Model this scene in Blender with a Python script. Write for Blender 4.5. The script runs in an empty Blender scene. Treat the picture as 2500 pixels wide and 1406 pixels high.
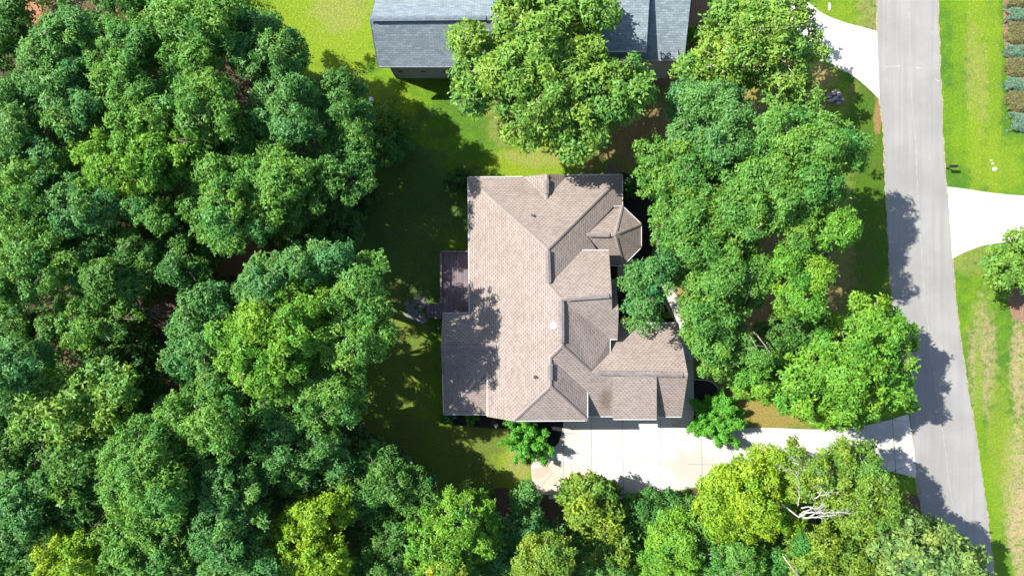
import bpy, bmesh, math, random
import numpy as np
from mathutils import Vector
random.seed(7)
RNG = np.random.default_rng(11)
SC = bpy.context.scene
COL = SC.collection

# ------------------------------------------------------------------ camera, sky, sun, exposure
H = 66.667
F = 1666.7
cam = bpy.data.cameras.new('camera')
cam.lens = 24; cam.sensor_width = 36; cam.clip_start = 0.5; cam.clip_end = 3000
camo = bpy.data.objects.new('camera', cam); COL.objects.link(camo)
camo.location = (0, 0, H)
SC.camera = camo

SUN = Vector((-0.875, 0.32, 1.0)).normalized()
w = bpy.data.worlds.new("World"); SC.world = w; w.use_nodes = True
nt = w.node_tree
bg = nt.nodes['Background']
sky = nt.nodes.new('ShaderNodeTexSky'); sky.sky_type = 'NISHITA'; sky.sun_disc = False
sky.sun_elevation = math.asin(SUN.z)
sky.sun_rotation = math.atan2(SUN.x, SUN.y)
nt.links.new(sky.outputs[0], bg.inputs[0]); bg.inputs[1].default_value = 0.11
sl = bpy.data.lights.new('sun', 'SUN'); sl.energy = 5.0; sl.angle = math.radians(0.5); sl.color = (1.0, 0.965, 0.9)
so = bpy.data.objects.new('sun', sl); COL.objects.link(so)
so.rotation_euler = SUN.to_track_quat('Z', 'Y').to_euler()
SC.view_settings.view_transform = 'Standard'; SC.view_settings.look = 'None'
SC.view_settings.exposure = 1.15; SC.view_settings.gamma = 1.0
try:
    SC.cycles.max_bounces = 8; SC.cycles.diffuse_bounces = 4; SC.cycles.transmission_bounces = 4
except Exception: pass

# ------------------------------------------------------------------ helpers
def P(u, v, z=0.0):
    k = (H - z) / F
    return Vector(((u - 1250) * k, (703 - v) * k, z))
def hit(u, v, fx, fy, c):          # ray through a pixel meets plane z = c + fx*x + fy*y
    a = (u - 1250) / F; b = (703 - v) / F
    # x = a(H-z), y = b(H-z): z = c + (fx a + fy b)(H-z)
    m = fx * a + fy * b
    z = (c + m * H) / (1 + m)
    return Vector((a * (H - z), b * (H - z), z))
def tag(o, label=None, cat=None, group=None, kind=None):
    if label: o['label'] = label
    if cat: o['category'] = cat
    if group: o['group'] = group
    if kind: o['kind'] = kind
    return o
def empty(name, loc, label, cat, group=None):
    o = bpy.data.objects.new(name, None); COL.objects.link(o); o.location = loc
    o.empty_display_size = 0.5
    return tag(o, label, cat, group)
class MB:
    def __init__(s): s.v = []; s.f = []; s.uv = []
    def face(s, pts, uv=None):
        i = len(s.v); s.v += [tuple(p) for p in pts]; s.f.append(tuple(range(i, i + len(pts))))
        s.uv.append(uv)
        return s
    def box(s, x0, y0, z0, x1, y1, z1):
        return s.obox(Vector(((x0+x1)/2, (y0+y1)/2, (z0+z1)/2)), Vector(((x1-x0)/2,0,0)), Vector((0,(y1-y0)/2,0)), Vector((0,0,(z1-z0)/2)))
    def obox(s, c, ax, ay, az):
        c = Vector(c)
        q = [c + ax*i + ay*j + az*k for k in (-1,1) for j in (-1,1) for i in (-1,1)]
        for f in ((0,2,3,1),(4,5,7,6),(0,1,5,4),(2,6,7,3),(0,4,6,2),(1,3,7,5)): s.face([q[i] for i in f])
        return s
    def bar(s, p, q, w, h, up=Vector((0,0,1))):
        p = Vector(p); q = Vector(q); d = q - p
        if d.length < 1e-5: return s
        side = d.cross(up)
        if side.length < 1e-5: side = Vector((1,0,0))
        side.normalize(); n = side.cross(d).normalized()
        return s.obox((p+q)/2, d/2, side*(w/2), n*(h/2))
    def tube(s, pts, rads, n=7):
        pts = [Vector(p) for p in pts]; rings = []
        for i, p in enumerate(pts):
            d = (pts[min(i+1, len(pts)-1)] - pts[max(i-1, 0)])
            if d.length < 1e-6: d = Vector((0,0,1))
            d.normalize()
            a = d.cross(Vector((0.31, 0.95, 0.1))); 
            if a.length < 1e-3: a = d.cross(Vector((1,0,0)))
            a.normalize(); b = d.cross(a)
            rings.append([p + (a*math.cos(t*2*math.pi/n) + b*math.sin(t*2*math.pi/n))*rads[i] for t in range(n)])
        i0 = len(s.v)
        for r in rings: s.v += [tuple(x) for x in r]
        for i in range(len(rings)-1):
            for t in range(n):
                t2 = (t+1) % n
                s.f.append((i0+i*n+t, i0+i*n+t2, i0+(i+1)*n+t2, i0+(i+1)*n+t)); s.uv.append(None)
        s.f.append(tuple(i0+t for t in range(n))[::-1]); s.uv.append(None)
        s.f.append(tuple(i0+(len(rings)-1)*n+t for t in range(n))); s.uv.append(None)
        return s
    def build(s, name, mat, parent=None, smooth=False):
        me = bpy.data.meshes.new(name); me.from_pydata(s.v, [], s.f)
        ul = me.uv_layers.new(name='UVMap')
        if any(u for u in s.uv):
            for p, u in zip(me.polygons, s.uv):
                if u:
                    for li, c in zip(p.loop_indices, u): ul.data[li].uv = c
        me.materials.append(mat)
        if smooth:
            for p in me.polygons: p.use_smooth = True
        me.update()
        o = bpy.data.objects.new(name, me); COL.objects.link(o)
        if parent:
            o.parent = parent
            pl = Vector((0,0,0)); q = parent
            while q is not None: pl += q.location; q = q.parent
            me.transform(__import__('mathutils').Matrix.Translation(-pl))
        return o

# ------------------------------------------------------------------ materials
def mat(name):
    m = bpy.data.materials.new(name); m.use_nodes = True
    t = m.node_tree; b = t.nodes['Principled BSDF']
    return m, t, b
def N(t, ty, **kw):
    n = t.nodes.new(ty)
    for k, v in kw.items():
        if k.startswith('_'): setattr(n, k[1:], v)
        else:
            n.inputs[k.replace('#', ' ')].default_value = v
    return n
def mixc(t, fac, a, b, bt='MIX'):
    m = t.nodes.new('ShaderNodeMix'); m.data_type = 'RGBA'; m.blend_type = bt
    for idx, x in ((0, fac), (6, a), (7, b)):
        if hasattr(x, 'is_output'): t.links.new(x, m.inputs[idx])
        elif idx == 0: m.inputs[0].default_value = x
        else: m.inputs[idx].default_value = (*x, 1)
    return m.outputs[2]
def mathn(t, op, a, b=0.0, clamp=False):
    m = t.nodes.new('ShaderNodeMath'); m.operation = op; m.use_clamp = clamp
    for i, x in ((0, a), (1, b)):
        if hasattr(x, 'is_output'): t.links.new(x, m.inputs[i])
        else: m.inputs[i].default_value = x
    return m.outputs[0]
def noise(t, scale, detail=4, rough=0.6, vec=None, dist=0.0):
    n = t.nodes.new('ShaderNodeTexNoise'); n.inputs['Scale'].default_value = scale
    n.inputs['Detail'].default_value = detail; n.inputs['Roughness'].default_value = rough
    n.inputs['Distortion'].default_value = dist
    if vec is None: vec = objc(t)
    t.links.new(vec, n.inputs['Vector'])
    return n.outputs[0]
def objc(t):
    g = [n for n in t.nodes if n.bl_idname == 'ShaderNodeNewGeometry']
    g = g[0] if g else t.nodes.new('ShaderNodeNewGeometry')
    return g.outputs['Position']
def ramp(t, x, lo, hi, smooth=True):
    m = t.nodes.new('ShaderNodeMapRange'); m.interpolation_type = 'SMOOTHSTEP' if smooth else 'LINEAR'
    m.inputs[1].default_value = lo; m.inputs[2].default_value = hi
    m.inputs[3].default_value = 0; m.inputs[4].default_value = 1
    t.links.new(x, m.inputs[0]); return m.outputs[0]
def bump(t, b, hgt, s, d):
    n = t.nodes.new('ShaderNodeBump'); n.inputs['Strength'].default_value = s; n.inputs['Distance'].default_value = d
    t.links.new(hgt, n.inputs['Height']); t.links.new(n.outputs[0], b.inputs['Normal'])

def simple(name, c, rough=0.7, var=0.25, scale=6.0, spec=0.3, metal=0.0):
    m, t, b = mat(name)
    n = noise(t, scale, 5, 0.65)
    lo = tuple(x*(1-var) for x in c); hi = tuple(min(1, x*(1+var)) for x in c)
    t.links.new(mixc(t, ramp(t, n, 0.3, 0.7), lo, hi), b.inputs['Base Color'])
    b.inputs['Roughness'].default_value = rough; b.inputs['Specular IOR Level'].default_value = spec
    b.inputs['Metallic'].default_value = metal
    bump(t, b, n, 0.3, 0.02)
    return m

def shingle(name, c1, c2, mortar, bw=0.42, rh=0.24, stain=None, dash=0.0):
    m, t, b = mat(name)
    uv = t.nodes.new('ShaderNodeUVMap'); uv.uv_map = 'UVMap'
    sx = t.nodes.new('ShaderNodeSeparateXYZ'); t.links.new(uv.outputs[0], sx.inputs[0])
    rowf = mathn(t, 'DIVIDE', sx.outputs[1], rh); row = mathn(t, 'FLOOR', rowf); fv = mathn(t, 'FRACT', rowf)
    cu = mathn(t, 'ADD', mathn(t, 'DIVIDE', sx.outputs[0], bw), mathn(t, 'MULTIPLY', row, 0.5)); cell = mathn(t, 'FLOOR', cu); fc = mathn(t, 'FRACT', cu)
    cb = t.nodes.new('ShaderNodeCombineXYZ'); t.links.new(cell, cb.inputs[0]); t.links.new(row, cb.inputs[1])
    wn = t.nodes.new('ShaderNodeTexWhiteNoise'); wn.noise_dimensions = '2D'; t.links.new(cb.outputs[0], wn.inputs['Vector'])
    c = mixc(t, wn.outputs['Value'], c1, c2)
    # the darker tab of each shingle and the dark line at the course edge
    edge = mathn(t, 'SUBTRACT', 1.0, ramp(t, fv, 0.06, 0.2))
    gapm = mathn(t, 'SUBTRACT', 1.0, ramp(t, mathn(t, 'ABSOLUTE', mathn(t, 'SUBTRACT', fc, 0.5)), 0.22, 0.34)) if dash else mathn(t, 'SUBTRACT', 1.0, ramp(t, fc, 0.03, 0.12))
    low = mathn(t, 'SUBTRACT', 1.0, ramp(t, fv, 0.42, 0.58))
    if dash:
        c = mixc(t, mathn(t, 'MULTIPLY', mathn(t, 'MULTIPLY', gapm, low), dash), c, mortar)
        c = mixc(t, mathn(t, 'MULTIPLY', edge, 0.35), c, mortar)
    else:
        c = mixc(t, mathn(t, 'MULTIPLY', mathn(t, 'MAXIMUM', edge, gapm), 0.7), c, mortar)
    n = noise(t, 0.5, 5, 0.65); n2 = noise(t, 7, 4, 0.75)
    c = mixc(t, mathn(t, 'MULTIPLY', ramp(t, n, 0.4, 0.8), 0.8), c, mixc(t, 1.0, c, (0.80, 0.79, 0.80), 'MULTIPLY'))
    c = mixc(t, mathn(t, 'MULTIPLY', ramp(t, n2, 0.5, 0.72), 0.45), c, tuple(min(1, x*1.25) for x in c1))
    if stain:
        vm = t.nodes.new('ShaderNodeVectorMath'); vm.operation = 'SUBTRACT'; t.links.new(objc(t), vm.inputs[0]); vm.inputs[1].default_value = stain[0]
        v2 = t.nodes.new('ShaderNodeVectorMath'); v2.operation = 'DIVIDE'; t.links.new(vm.outputs[0], v2.inputs[0]); v2.inputs[1].default_value = stain[1]
        v3 = t.nodes.new('ShaderNodeVectorMath'); v3.operation = 'LENGTH'; t.links.new(v2.outputs[0], v3.inputs[0])
        f = mathn(t, 'ADD', v3.outputs['Value'], mathn(t, 'MULTIPLY', noise(t, 2.5, 4), 0.8))
        f = mathn(t, 'SUBTRACT', 1.0, ramp(t, f, 0.5, 1.5))
        c = mixc(t, mathn(t, 'MULTIPLY', f, 0.75), c, stain[2])
    t.links.new(c, b.inputs['Base Color']); b.inputs['Roughness'].default_value = 0.85; b.inputs['Specular IOR Level'].default_value = 0.25
    bump(t, b, mathn(t, 'SUBTRACT', mathn(t, 'SUBTRACT', 1.0, fv), mathn(t, 'MULTIPLY', gapm, 0.4)), 0.35, 0.03)
    return m
M = {}
M['roof'] = shingle('tan_shingle', (0.288, 0.240, 0.210), (0.222, 0.182, 0.160), (0.105, 0.085, 0.078), .36, .2, dash=0.68,
                    stain=(tuple(hit(1478, 975, 0, .55, 5.06+.55*11.6)), (0.8, 1.6, 3.0), (0.10, 0.075, 0.05)))
M['cap'] = shingle('tan_cap_shingle', (0.315, 0.27, 0.243), (0.26, 0.22, 0.198), (0.18, 0.15, 0.135), 0.32, 5.0)
M['vent_cap'] = shingle('ridge_vent_shingle', (0.29, 0.26, 0.245), (0.19, 0.165, 0.155), (0.12, 0.10, 0.095), 0.55, 5.0)
M['blue'] = shingle('slate_blue_shingle', (0.225, 0.27, 0.295), (0.15, 0.185, 0.21), (0.10, 0.125, 0.145), 0.5, 0.2)
M['blue_cap'] = shingle('slate_blue_cap', (0.20, 0.24, 0.27), (0.14, 0.17, 0.2), (0.07, 0.09, 0.11), 0.4, 5.0)
M['white'] = simple('white_trim', (0.78, 0.78, 0.77), 0.45, 0.06)
M['gutter'] = simple('pale_gutter', (0.48, 0.475, 0.47), 0.4, 0.1)
M['brick'] = shingle('brown_brick', (0.27, 0.19, 0.15), (0.20, 0.13, 0.10), (0.35, 0.32, 0.29), 0.22, 0.08)
M['greybrick'] = shingle('grey_tan_brick', (0.36, 0.33, 0.29), (0.27, 0.245, 0.215), (0.42, 0.4, 0.37), 0.22, 0.08)
M['siding'] = simple('tan_siding', (0.45, 0.40, 0.34), 0.6, 0.08)
M['door'] = simple('garage_door_paint', (0.70, 0.68, 0.63), 0.5, 0.05)
M['glass'], t, b = mat('window_glass'); b.inputs['Base Color'].default_value = (0.03, 0.04, 0.05, 1); b.inputs['Roughness'].default_value = 0.06
M['black'] = simple('black_paint', (0.018, 0.018, 0.02), 0.45, 0.3)
M['lead'] = simple('dark_pipe', (0.05, 0.05, 0.05), 0.5)
M['stonewhite'] = simple('bleached_wood', (0.38, 0.365, 0.33), 0.8, 0.2, 4)
M['bark'] = simple('grey_bark', (0.20, 0.165, 0.13), 0.9, 0.4, 5)
M['palebark'] = simple('pale_bark', (0.42, 0.38, 0.32), 0.9, 0.3, 5)
M['rock'] = simple('pale_flagstone', (0.15, 0.148, 0.135), 0.9, 0.35, 1.7)
M['rubble'] = simple('rubble', (0.24, 0.215, 0.20), 0.95, 0.6, 2.5)
M['wire'] = simple('grey_cable', (0.13, 0.14, 0.15), 0.5, 0.3)
M['grate'] = simple('pale_concrete_cover', (0.5, 0.49, 0.46), 0.8, 0.2)

def leafmat(name, rough=0.5, trans=0.3):
    m, t, b = mat(name)
    a = t.nodes.new('ShaderNodeAttribute'); a.attribute_name = 'tone'
    t.links.new(a.outputs['Color'], b.inputs['Base Color'])
    b.inputs['Roughness'].default_value = rough; b.inputs['Specular IOR Level'].default_value = 0.22
    tr = t.nodes.new('ShaderNodeBsdfTranslucent')
    t.links.new(mixc(t, 1.0, a.outputs['Color'], (1.35, 1.25, 0.6), 'MULTIPLY'), tr.inputs[0])
    ms = t.nodes.new('ShaderNodeMixShader'); ms.inputs[0].default_value = trans
    t.links.new(b.outputs[0], ms.inputs[1]); t.links.new(tr.outputs[0], ms.inputs[2])
    t.links.new(ms.outputs[0], t.nodes['Material Output'].inputs[0])
    return m
M['leaf'] = leafmat('leaf')

# ------------------------------------------------------------------ ground materials
def blobmask(t, u, v, ru, rv, nz, z=0, hard=0.35):
    c = P(u, v, z)
    vm = t.nodes.new('ShaderNodeVectorMath'); vm.operation = 'SUBTRACT'; t.links.new(objc(t), vm.inputs[0]); vm.inputs[1].default_value = c
    v2 = t.nodes.new('ShaderNodeVectorMath'); v2.operation = 'DIVIDE'; t.links.new(vm.outputs[0], v2.inputs[0]); v2.inputs[1].default_value = (ru/25, rv/25, 50)
    v3 = t.nodes.new('ShaderNodeVectorMath'); v3.operation = 'LENGTH'; t.links.new(v2.outputs[0], v3.inputs[0])
    f = mathn(t, 'ADD', v3.outputs['Value'], nz)
    return mathn(t, 'SUBTRACT', 1.0, ramp(t, f, 1.0-hard, 1.0+hard))
def lawn():
    m, t, b = mat('lawn_grass')
    big = noise(t, 0.16, 5, 0.6); mid = noise(t, 0.7, 5, 0.65); fine = noise(t, 5.0, 4, 0.75); vf = noise(t, 22.0, 2, 0.7)
    g = (0.068, 0.165, 0.018); yg = (0.195, 0.29, 0.020); tan = (0.31, 0.26, 0.11); shade_dk = (0.066, 0.105, 0.040); lime = (0.145, 0.265, 0.014)
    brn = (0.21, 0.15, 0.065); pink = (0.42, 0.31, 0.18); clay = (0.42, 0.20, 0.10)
    c = mixc(t, ramp(t, mathn(t, 'ADD', mathn(t, 'MULTIPLY', big, 0.6), mathn(t, 'MULTIPLY', mid, 0.4)), 0.38, 0.62), g, lime)
    nz = mathn(t, 'MULTIPLY', mathn(t, 'SUBTRACT', noise(t, 0.45, 5, 0.65), 0.5), 2.6)
    nz2 = mathn(t, 'MULTIPLY', mathn(t, 'SUBTRACT', noise(t, 1.1, 5, 0.7), 0.5), 2.4)
    spot = ramp(t, noise(t, 1.9, 6, 0.8), 0.34, 0.56)
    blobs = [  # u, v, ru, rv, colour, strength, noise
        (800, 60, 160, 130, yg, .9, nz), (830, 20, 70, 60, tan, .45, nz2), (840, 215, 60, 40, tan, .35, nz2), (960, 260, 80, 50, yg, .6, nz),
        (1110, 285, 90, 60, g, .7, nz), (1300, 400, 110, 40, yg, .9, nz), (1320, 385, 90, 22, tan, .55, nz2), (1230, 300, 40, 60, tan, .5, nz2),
        (960, 560, 190, 260, shade_dk, .6, nz), (940, 900, 120, 200, (0.17, 0.19, 0.04), .6, nz2), (1100, 1130, 210, 120, (0.15, 0.16, 0.04), .6, nz2), (1280, 1140, 60, 90, yg, .8, nz), (1265, 1120, 26, 60, tan, .7, nz2),  # first blob paints the back lawn's tree shade into the grass colour
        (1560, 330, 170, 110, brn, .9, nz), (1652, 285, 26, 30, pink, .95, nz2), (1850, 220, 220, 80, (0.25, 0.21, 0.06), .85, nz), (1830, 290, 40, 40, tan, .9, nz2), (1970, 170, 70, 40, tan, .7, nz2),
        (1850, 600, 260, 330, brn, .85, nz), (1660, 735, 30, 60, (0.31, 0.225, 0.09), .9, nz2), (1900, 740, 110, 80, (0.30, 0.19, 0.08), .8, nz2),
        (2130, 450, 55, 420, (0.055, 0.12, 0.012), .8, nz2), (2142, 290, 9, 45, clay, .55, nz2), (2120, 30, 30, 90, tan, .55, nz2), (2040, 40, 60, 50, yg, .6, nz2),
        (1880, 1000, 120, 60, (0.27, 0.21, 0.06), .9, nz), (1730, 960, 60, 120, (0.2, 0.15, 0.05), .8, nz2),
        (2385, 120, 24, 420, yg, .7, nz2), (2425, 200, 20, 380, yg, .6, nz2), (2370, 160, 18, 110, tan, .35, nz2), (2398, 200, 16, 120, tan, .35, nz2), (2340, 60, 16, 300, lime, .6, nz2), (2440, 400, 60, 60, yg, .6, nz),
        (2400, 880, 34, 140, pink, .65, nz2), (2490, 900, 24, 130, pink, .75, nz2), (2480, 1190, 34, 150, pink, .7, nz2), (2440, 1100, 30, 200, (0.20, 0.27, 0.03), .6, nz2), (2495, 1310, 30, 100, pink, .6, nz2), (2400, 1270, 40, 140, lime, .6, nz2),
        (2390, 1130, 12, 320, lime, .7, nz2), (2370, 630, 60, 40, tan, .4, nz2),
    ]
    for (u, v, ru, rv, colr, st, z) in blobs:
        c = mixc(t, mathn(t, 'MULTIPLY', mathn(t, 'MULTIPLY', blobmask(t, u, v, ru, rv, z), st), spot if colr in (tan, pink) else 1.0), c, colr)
    c = mixc(t, mathn(t, 'MULTIPLY', ramp(t, fine, 0.42, 0.68), 0.75), c, mixc(t, 1.0, c, (1.7, 1.5, 1.6), 'MULTIPLY'))
    c = mixc(t, mathn(t, 'MULTIPLY', ramp(t, vf, 0.52, 0.35), 0.7), c, mixc(t, 1.0, c, (0.45, 0.5, 0.5), 'MULTIPLY'))
    t.links.new(c, b.inputs['Base Color']); b.inputs['Roughness'].default_value = 0.95; b.inputs['Specular IOR Level'].default_value = 0.1
    bump(t, b, mathn(t, 'ADD', fine, vf), 0.9, 0.12)
    return m
M['lawn'] = lawn()
def litter():
    m, t, b = mat('leaf_litter')
    a = noise(t, 0.4, 5, 0.7); f = noise(t, 6, 4, 0.8); v = noise(t, 25, 2, 0.8)
    c = mixc(t, ramp(t, a, 0.35, 0.65), (0.07, 0.045, 0.028), (0.17, 0.10, 0.055))
    c = mixc(t, ramp(t, f, 0.45, 0.6), c, (0.05, 0.035, 0.02))
    c = mixc(t, mathn(t, 'MULTIPLY', ramp(t, v, 0.55, 0.7), 0.6), c, (0.42, 0.27, 0.15))
    for (u, vv, ru, rv) in ((75, 20, 45, 40), (330, 20, 60, 22), (610, 610, 40, 30), (570, 650, 50, 25)):
        nz = mathn(t, 'MULTIPLY', mathn(t, 'SUBTRACT', a, 0.5), 2.0)
        c = mixc(t, blobmask(t, u, vv, ru, rv, nz), c, (0.40, 0.19, 0.1))
    t.links.new(c, b.inputs['Base Color']); b.inputs['Roughness'].default_value = 0.95
    bump(t, b, mathn(t, 'ADD', f, v), 1.0, 0.1)
    return m
M['litter'] = litter()
def asphalt():
    m, t, b = mat('weathered_asphalt')
    big = noise(t, 0.25, 4, 0.6); f = noise(t, 30, 2, 0.8)
    st = t.nodes.new('ShaderNodeVectorMath'); st.operation = 'MULTIPLY'; t.links.new(objc(t), st.inputs[0]); st.inputs[1].default_value = (2.2, 0.06, 1)
    s = noise(t, 1.0, 4, 0.6, st.outputs[0])
    c = mixc(t, ramp(t, big, 0.3, 0.7), (0.215, 0.21, 0.20), (0.265, 0.257, 0.245))
    c = mixc(t, mathn(t, 'MULTIPLY', ramp(t, s, 0.4, 0.7), 0.5), c, (0.185, 0.182, 0.178))
    c = mixc(t, mathn(t, 'MULTIPLY', ramp(t, f, 0.5, 0.75), 0.5), c, (0.36, 0.35, 0.33))
    c = mixc(t, mathn(t, 'MULTIPLY', ramp(t, f, 0.5, 0.3), 0.35), c, (0.10, 0.10, 0.10))
    t.links.new(c, b.inputs['Base Color']); b.inputs['Roughness'].default_value = 0.9; b.inputs['Specular IOR Level'].default_value = 0.2
    vv = t.nodes.new('ShaderNodeTexVoronoi'); vv.feature = 'DISTANCE_TO_EDGE'; vv.inputs['Scale'].default_value = 0.22
    dv = t.nodes.new('ShaderNodeVectorMath'); dv.operation = 'ADD'; nn = t.nodes.new('ShaderNodeTexNoise'); nn.inputs['Scale'].default_value = 0.9; nn.inputs['Detail'].default_value = 6
    t.links.new(objc(t), nn.inputs['Vector']); sc = t.nodes.new('ShaderNodeVectorMath'); sc.operation = 'SCALE'; sc.inputs[3].default_value = 2.2; t.links.new(nn.outputs[1], sc.inputs[0])
    t.links.new(objc(t), dv.inputs[0]); t.links.new(sc.outputs[0], dv.inputs[1]); t.links.new(dv.outputs[0], vv.inputs['Vector'])
    ck = mathn(t, 'MULTIPLY', mathn(t, 'SUBTRACT', 1.0, ramp(t, vv.outputs[0], 0.002, 0.011)), ramp(t, noise(t, 0.35, 3), 0.5, 0.6))
    c = mixc(t, mathn(t, 'MULTIPLY', ck, 0.5), c, (0.12, 0.118, 0.115))
    c = mixc(t, mathn(t, 'MULTIPLY', ramp(t, noise(t, 2.6, 5, 0.75), 0.56, 0.7), 0.35), c, (0.19, 0.18, 0.165))
    bump(t, b, f, 0.5, 0.02); return m
M['asphalt'] = asphalt()
def concrete(name, c0, c1, stains=()):
    m, t, b = mat(name)
    a = noise(t, 0.35, 5, 0.6); f = noise(t, 7, 5, 0.7)
    c = mixc(t, ramp(t, a, 0.3, 0.7), c0, c1)
    c = mixc(t, mathn(t, 'MULTIPLY', ramp(t, f, 0.5, 0.75), 0.3), c, tuple(x*0.8 for x in c0))
    nz = mathn(t, 'MULTIPLY', mathn(t, 'SUBTRACT', noise(t, 0.9, 5, 0.7), 0.5), 2.6)
    for (u, v, ru, rv, cc, s) in stains:
        c = mixc(t, mathn(t, 'MULTIPLY', blobmask(t, u, v, ru, rv, nz), s), c, cc)
    t.links.new(c, b.inputs['Base Color']); b.inputs['Roughness'].default_value = 0.85; b.inputs['Specular IOR Level'].default_value = 0.2
    return m
M['drive'] = concrete('driveway_concrete', (0.43, 0.418, 0.385), (0.47, 0.456, 0.42),
    [(1330, 1175, 40, 50, (0.40, 0.32, 0.25), .7), (1400, 1165, 60, 26, (0.40, 0.32, 0.235), .6), (1320, 1150, 22, 14, (0.31, 0.25, 0.19), .6), (1690, 1140, 60, 40, (0.33, 0.305, 0.26), .8), (1380, 1060, 60, 30, (0.36, 0.31, 0.25), .5), (2140, 1080, 80, 60, (0.31, 0.30, 0.275), .7)])
M['walk'] = concrete('walk_concrete', (0.36, 0.345, 0.30), (0.43, 0.415, 0.37))
M['joint'] = simple('joint_line', (0.17, 0.155, 0.13), 0.9, 0.3, 3)
M['crack'] = simple('faint_crack', (0.30, 0.27, 0.22), 0.9, 0.4, 3)
M['tar'] = simple('road_seam', (0.29, 0.285, 0.28), 0.9, 0.2, 2)
M['chalk'] = simple('survey_paint', (0.40, 0.345, 0.30), 0.9, 0.3, 6)
M['mulch'] = simple('black_mulch', (0.018, 0.016, 0.015), 0.95, 0.7, 9)
M['brownmulch'] = simple('brown_mulch', (0.20, 0.12, 0.075), 0.95, 0.45, 8)
M['gravel'] = simple('sandy_road_edge', (0.25, 0.22, 0.14), 0.95, 0.35, 4)
M['edging'] = simple('pale_bed_edging', (0.40, 0.38, 0.34), 0.85, 0.15, 4)

# ------------------------------------------------------------------ ground, road, drives
def catmull(pts, n=6, closed=False):
    pts = [Vector(p) for p in pts]; out = []
    L = len(pts)
    for i in range(L if closed else L-1):
        g = lambda k: pts[(i+k) % L] if closed else pts[min(max(i+k, 0), L-1)]
        p0, p1, p2, p3 = g(-1), g(0), g(1), g(2)
        for s in range(n):
            a = s/n
            out.append(0.5*((2*p1) + (p2-p0)*a + (2*p0-5*p1+4*p2-p3)*a*a + (3*p1-p0-3*p2+p3)*a**3))
    if not closed: out.append(pts[-1])
    return out
def uvl(pts): return [Vector((u, v, 0)) for u, v in pts]
def sheet(name, px, z, m, kind='structure', label=None, parent=None):
    me = bpy.data.meshes.new(name); bm = bmesh.new()
    vs = [bm.verts.new(P(p[0], p[1], 0) + Vector((0, 0, z))) for p in px]
    f = bm.faces.new(vs); 
    if f.normal.z < 0: f.normal_flip()
    bmesh.ops.triangulate(bm, faces=[f]); bm.normal_update()
    for f in bm.faces:
        if f.normal.z < 0: f.normal_flip()
    bm.to_mesh(me); bm.free(); me.materials.append(m)
    o = bpy.data.objects.new(name, me); COL.objects.link(o)
    if kind: o['kind'] = kind
    if label: o['label'] = label
    return o
mb = MB(); mb.face([(-900,-900,0),(900,-900,0),(900,900,0),(-900,900,0)])
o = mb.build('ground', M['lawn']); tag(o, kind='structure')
o = sheet('forest_floor', catmull(uvl([(-900,-500),(560,-500),(560,-30),(700,140),(760,330),(880,430),(850,560),(890,700),(900,860),(850,960),(900,1050),(1000,1110),(1080,1200),(1240,1190),(1300,1210),(1560,1215),(1800,1180),(2150,1190),(2290,1250),(2350,1420),(2350,1800),(-900,1800)]), 5, True), 0.006, M['litter'])

RL = [(2139,-400),(2141,-60),(2142,0),(2144,120),(2148,240),(2158,330),(2162,450),(2168,560),(2175,680),(2186,780),(2203,900),(2222,1010),(2232,1100),(2240,1180),(2256,1260),(2285,1330),(2332,1406),(2370,1470),(2520,1700)]
RR = [(2286,-400),(2287,-60),(2288,0),(2292,120),(2297,240),(2303,380),(2311,470),(2318,560),(2325,640),(2335,760),(2348,860),(2362,950),(2376,1030),(2388,1110),(2402,1200),(2413,1290),(2428,1406),(2445,1480),(2590,1700)]
def ragged(pts, a):
    return [(p[0] + random.uniform(-a, a), p[1]) for p in pts]
rl = catmull(uvl(RL), 10); rr = catmull(uvl(RR), 10)
def strip(name, L, R, z, m):
    L = [(2125,-4400)] + L + [(3860,4600)]; R = [(2272,-4400)] + R + [(3930,4600)]
    mb = MB(); Z = Vector((0, 0, z))
    for i in range(len(L)-1): mb.face([P(*L[i+1])+Z, P(*R[i+1])+Z, P(*R[i])+Z, P(*L[i])+Z])
    tag(mb.build(name, m), kind='structure')
strip('road_edge', ragged([(p.x-3, p.y) for p in rl], 2.2), ragged([(p.x+3, p.y) for p in rr], 2.2), 0.012, M['gravel'])
strip('road', ragged([(p.x, p.y) for p in rl], 0.7), ragged([(p.x, p.y) for p in rr], 0.7), 0.03, M['asphalt'])
def ribbon(name, lines, z, m, kind='structure', parent=None):
    mb = MB()
    for px, wpx in lines:
        pts = [P(p[0], p[1]) for p in px]
        for i in range(len(pts)-1):
            a, b_ = pts[i], pts[i+1]; d = (b_-a)
            if d.length < 1e-4: continue
            d.normalize(); s = Vector((-d.y, d.x, 0))*(wpx/50); e = d*0.01
            zz = Vector((0, 0, z))
            mb.face([a-s-e+zz, b_-s+e+zz, b_+s+e+zz, a+s-e+zz])
    o = mb.build(name, m); tag(o, kind=kind); return o
seam = [((a.x*0.5+b_.x*0.5)+3, a.y) for a, b_ in zip(rl, rr)]
ribbon('road_seam', [([p for p in seam if -60 < p[1] < 1480], 1.1)], 0.034, M['tar'])
ribbon('road_survey_marks', [([(2160,164),(2194,162)], 1.2), ([(2194,158),(2195,168)], 1.5), ([(2236,167),(2250,167)], 1.5), ([(2282,168),(2290,168)],1.3), ([(2283,195),(2292,200)],1.4), ([(2276,78),(2277,84)],1.6)], 0.038, M['chalk'])

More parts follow.
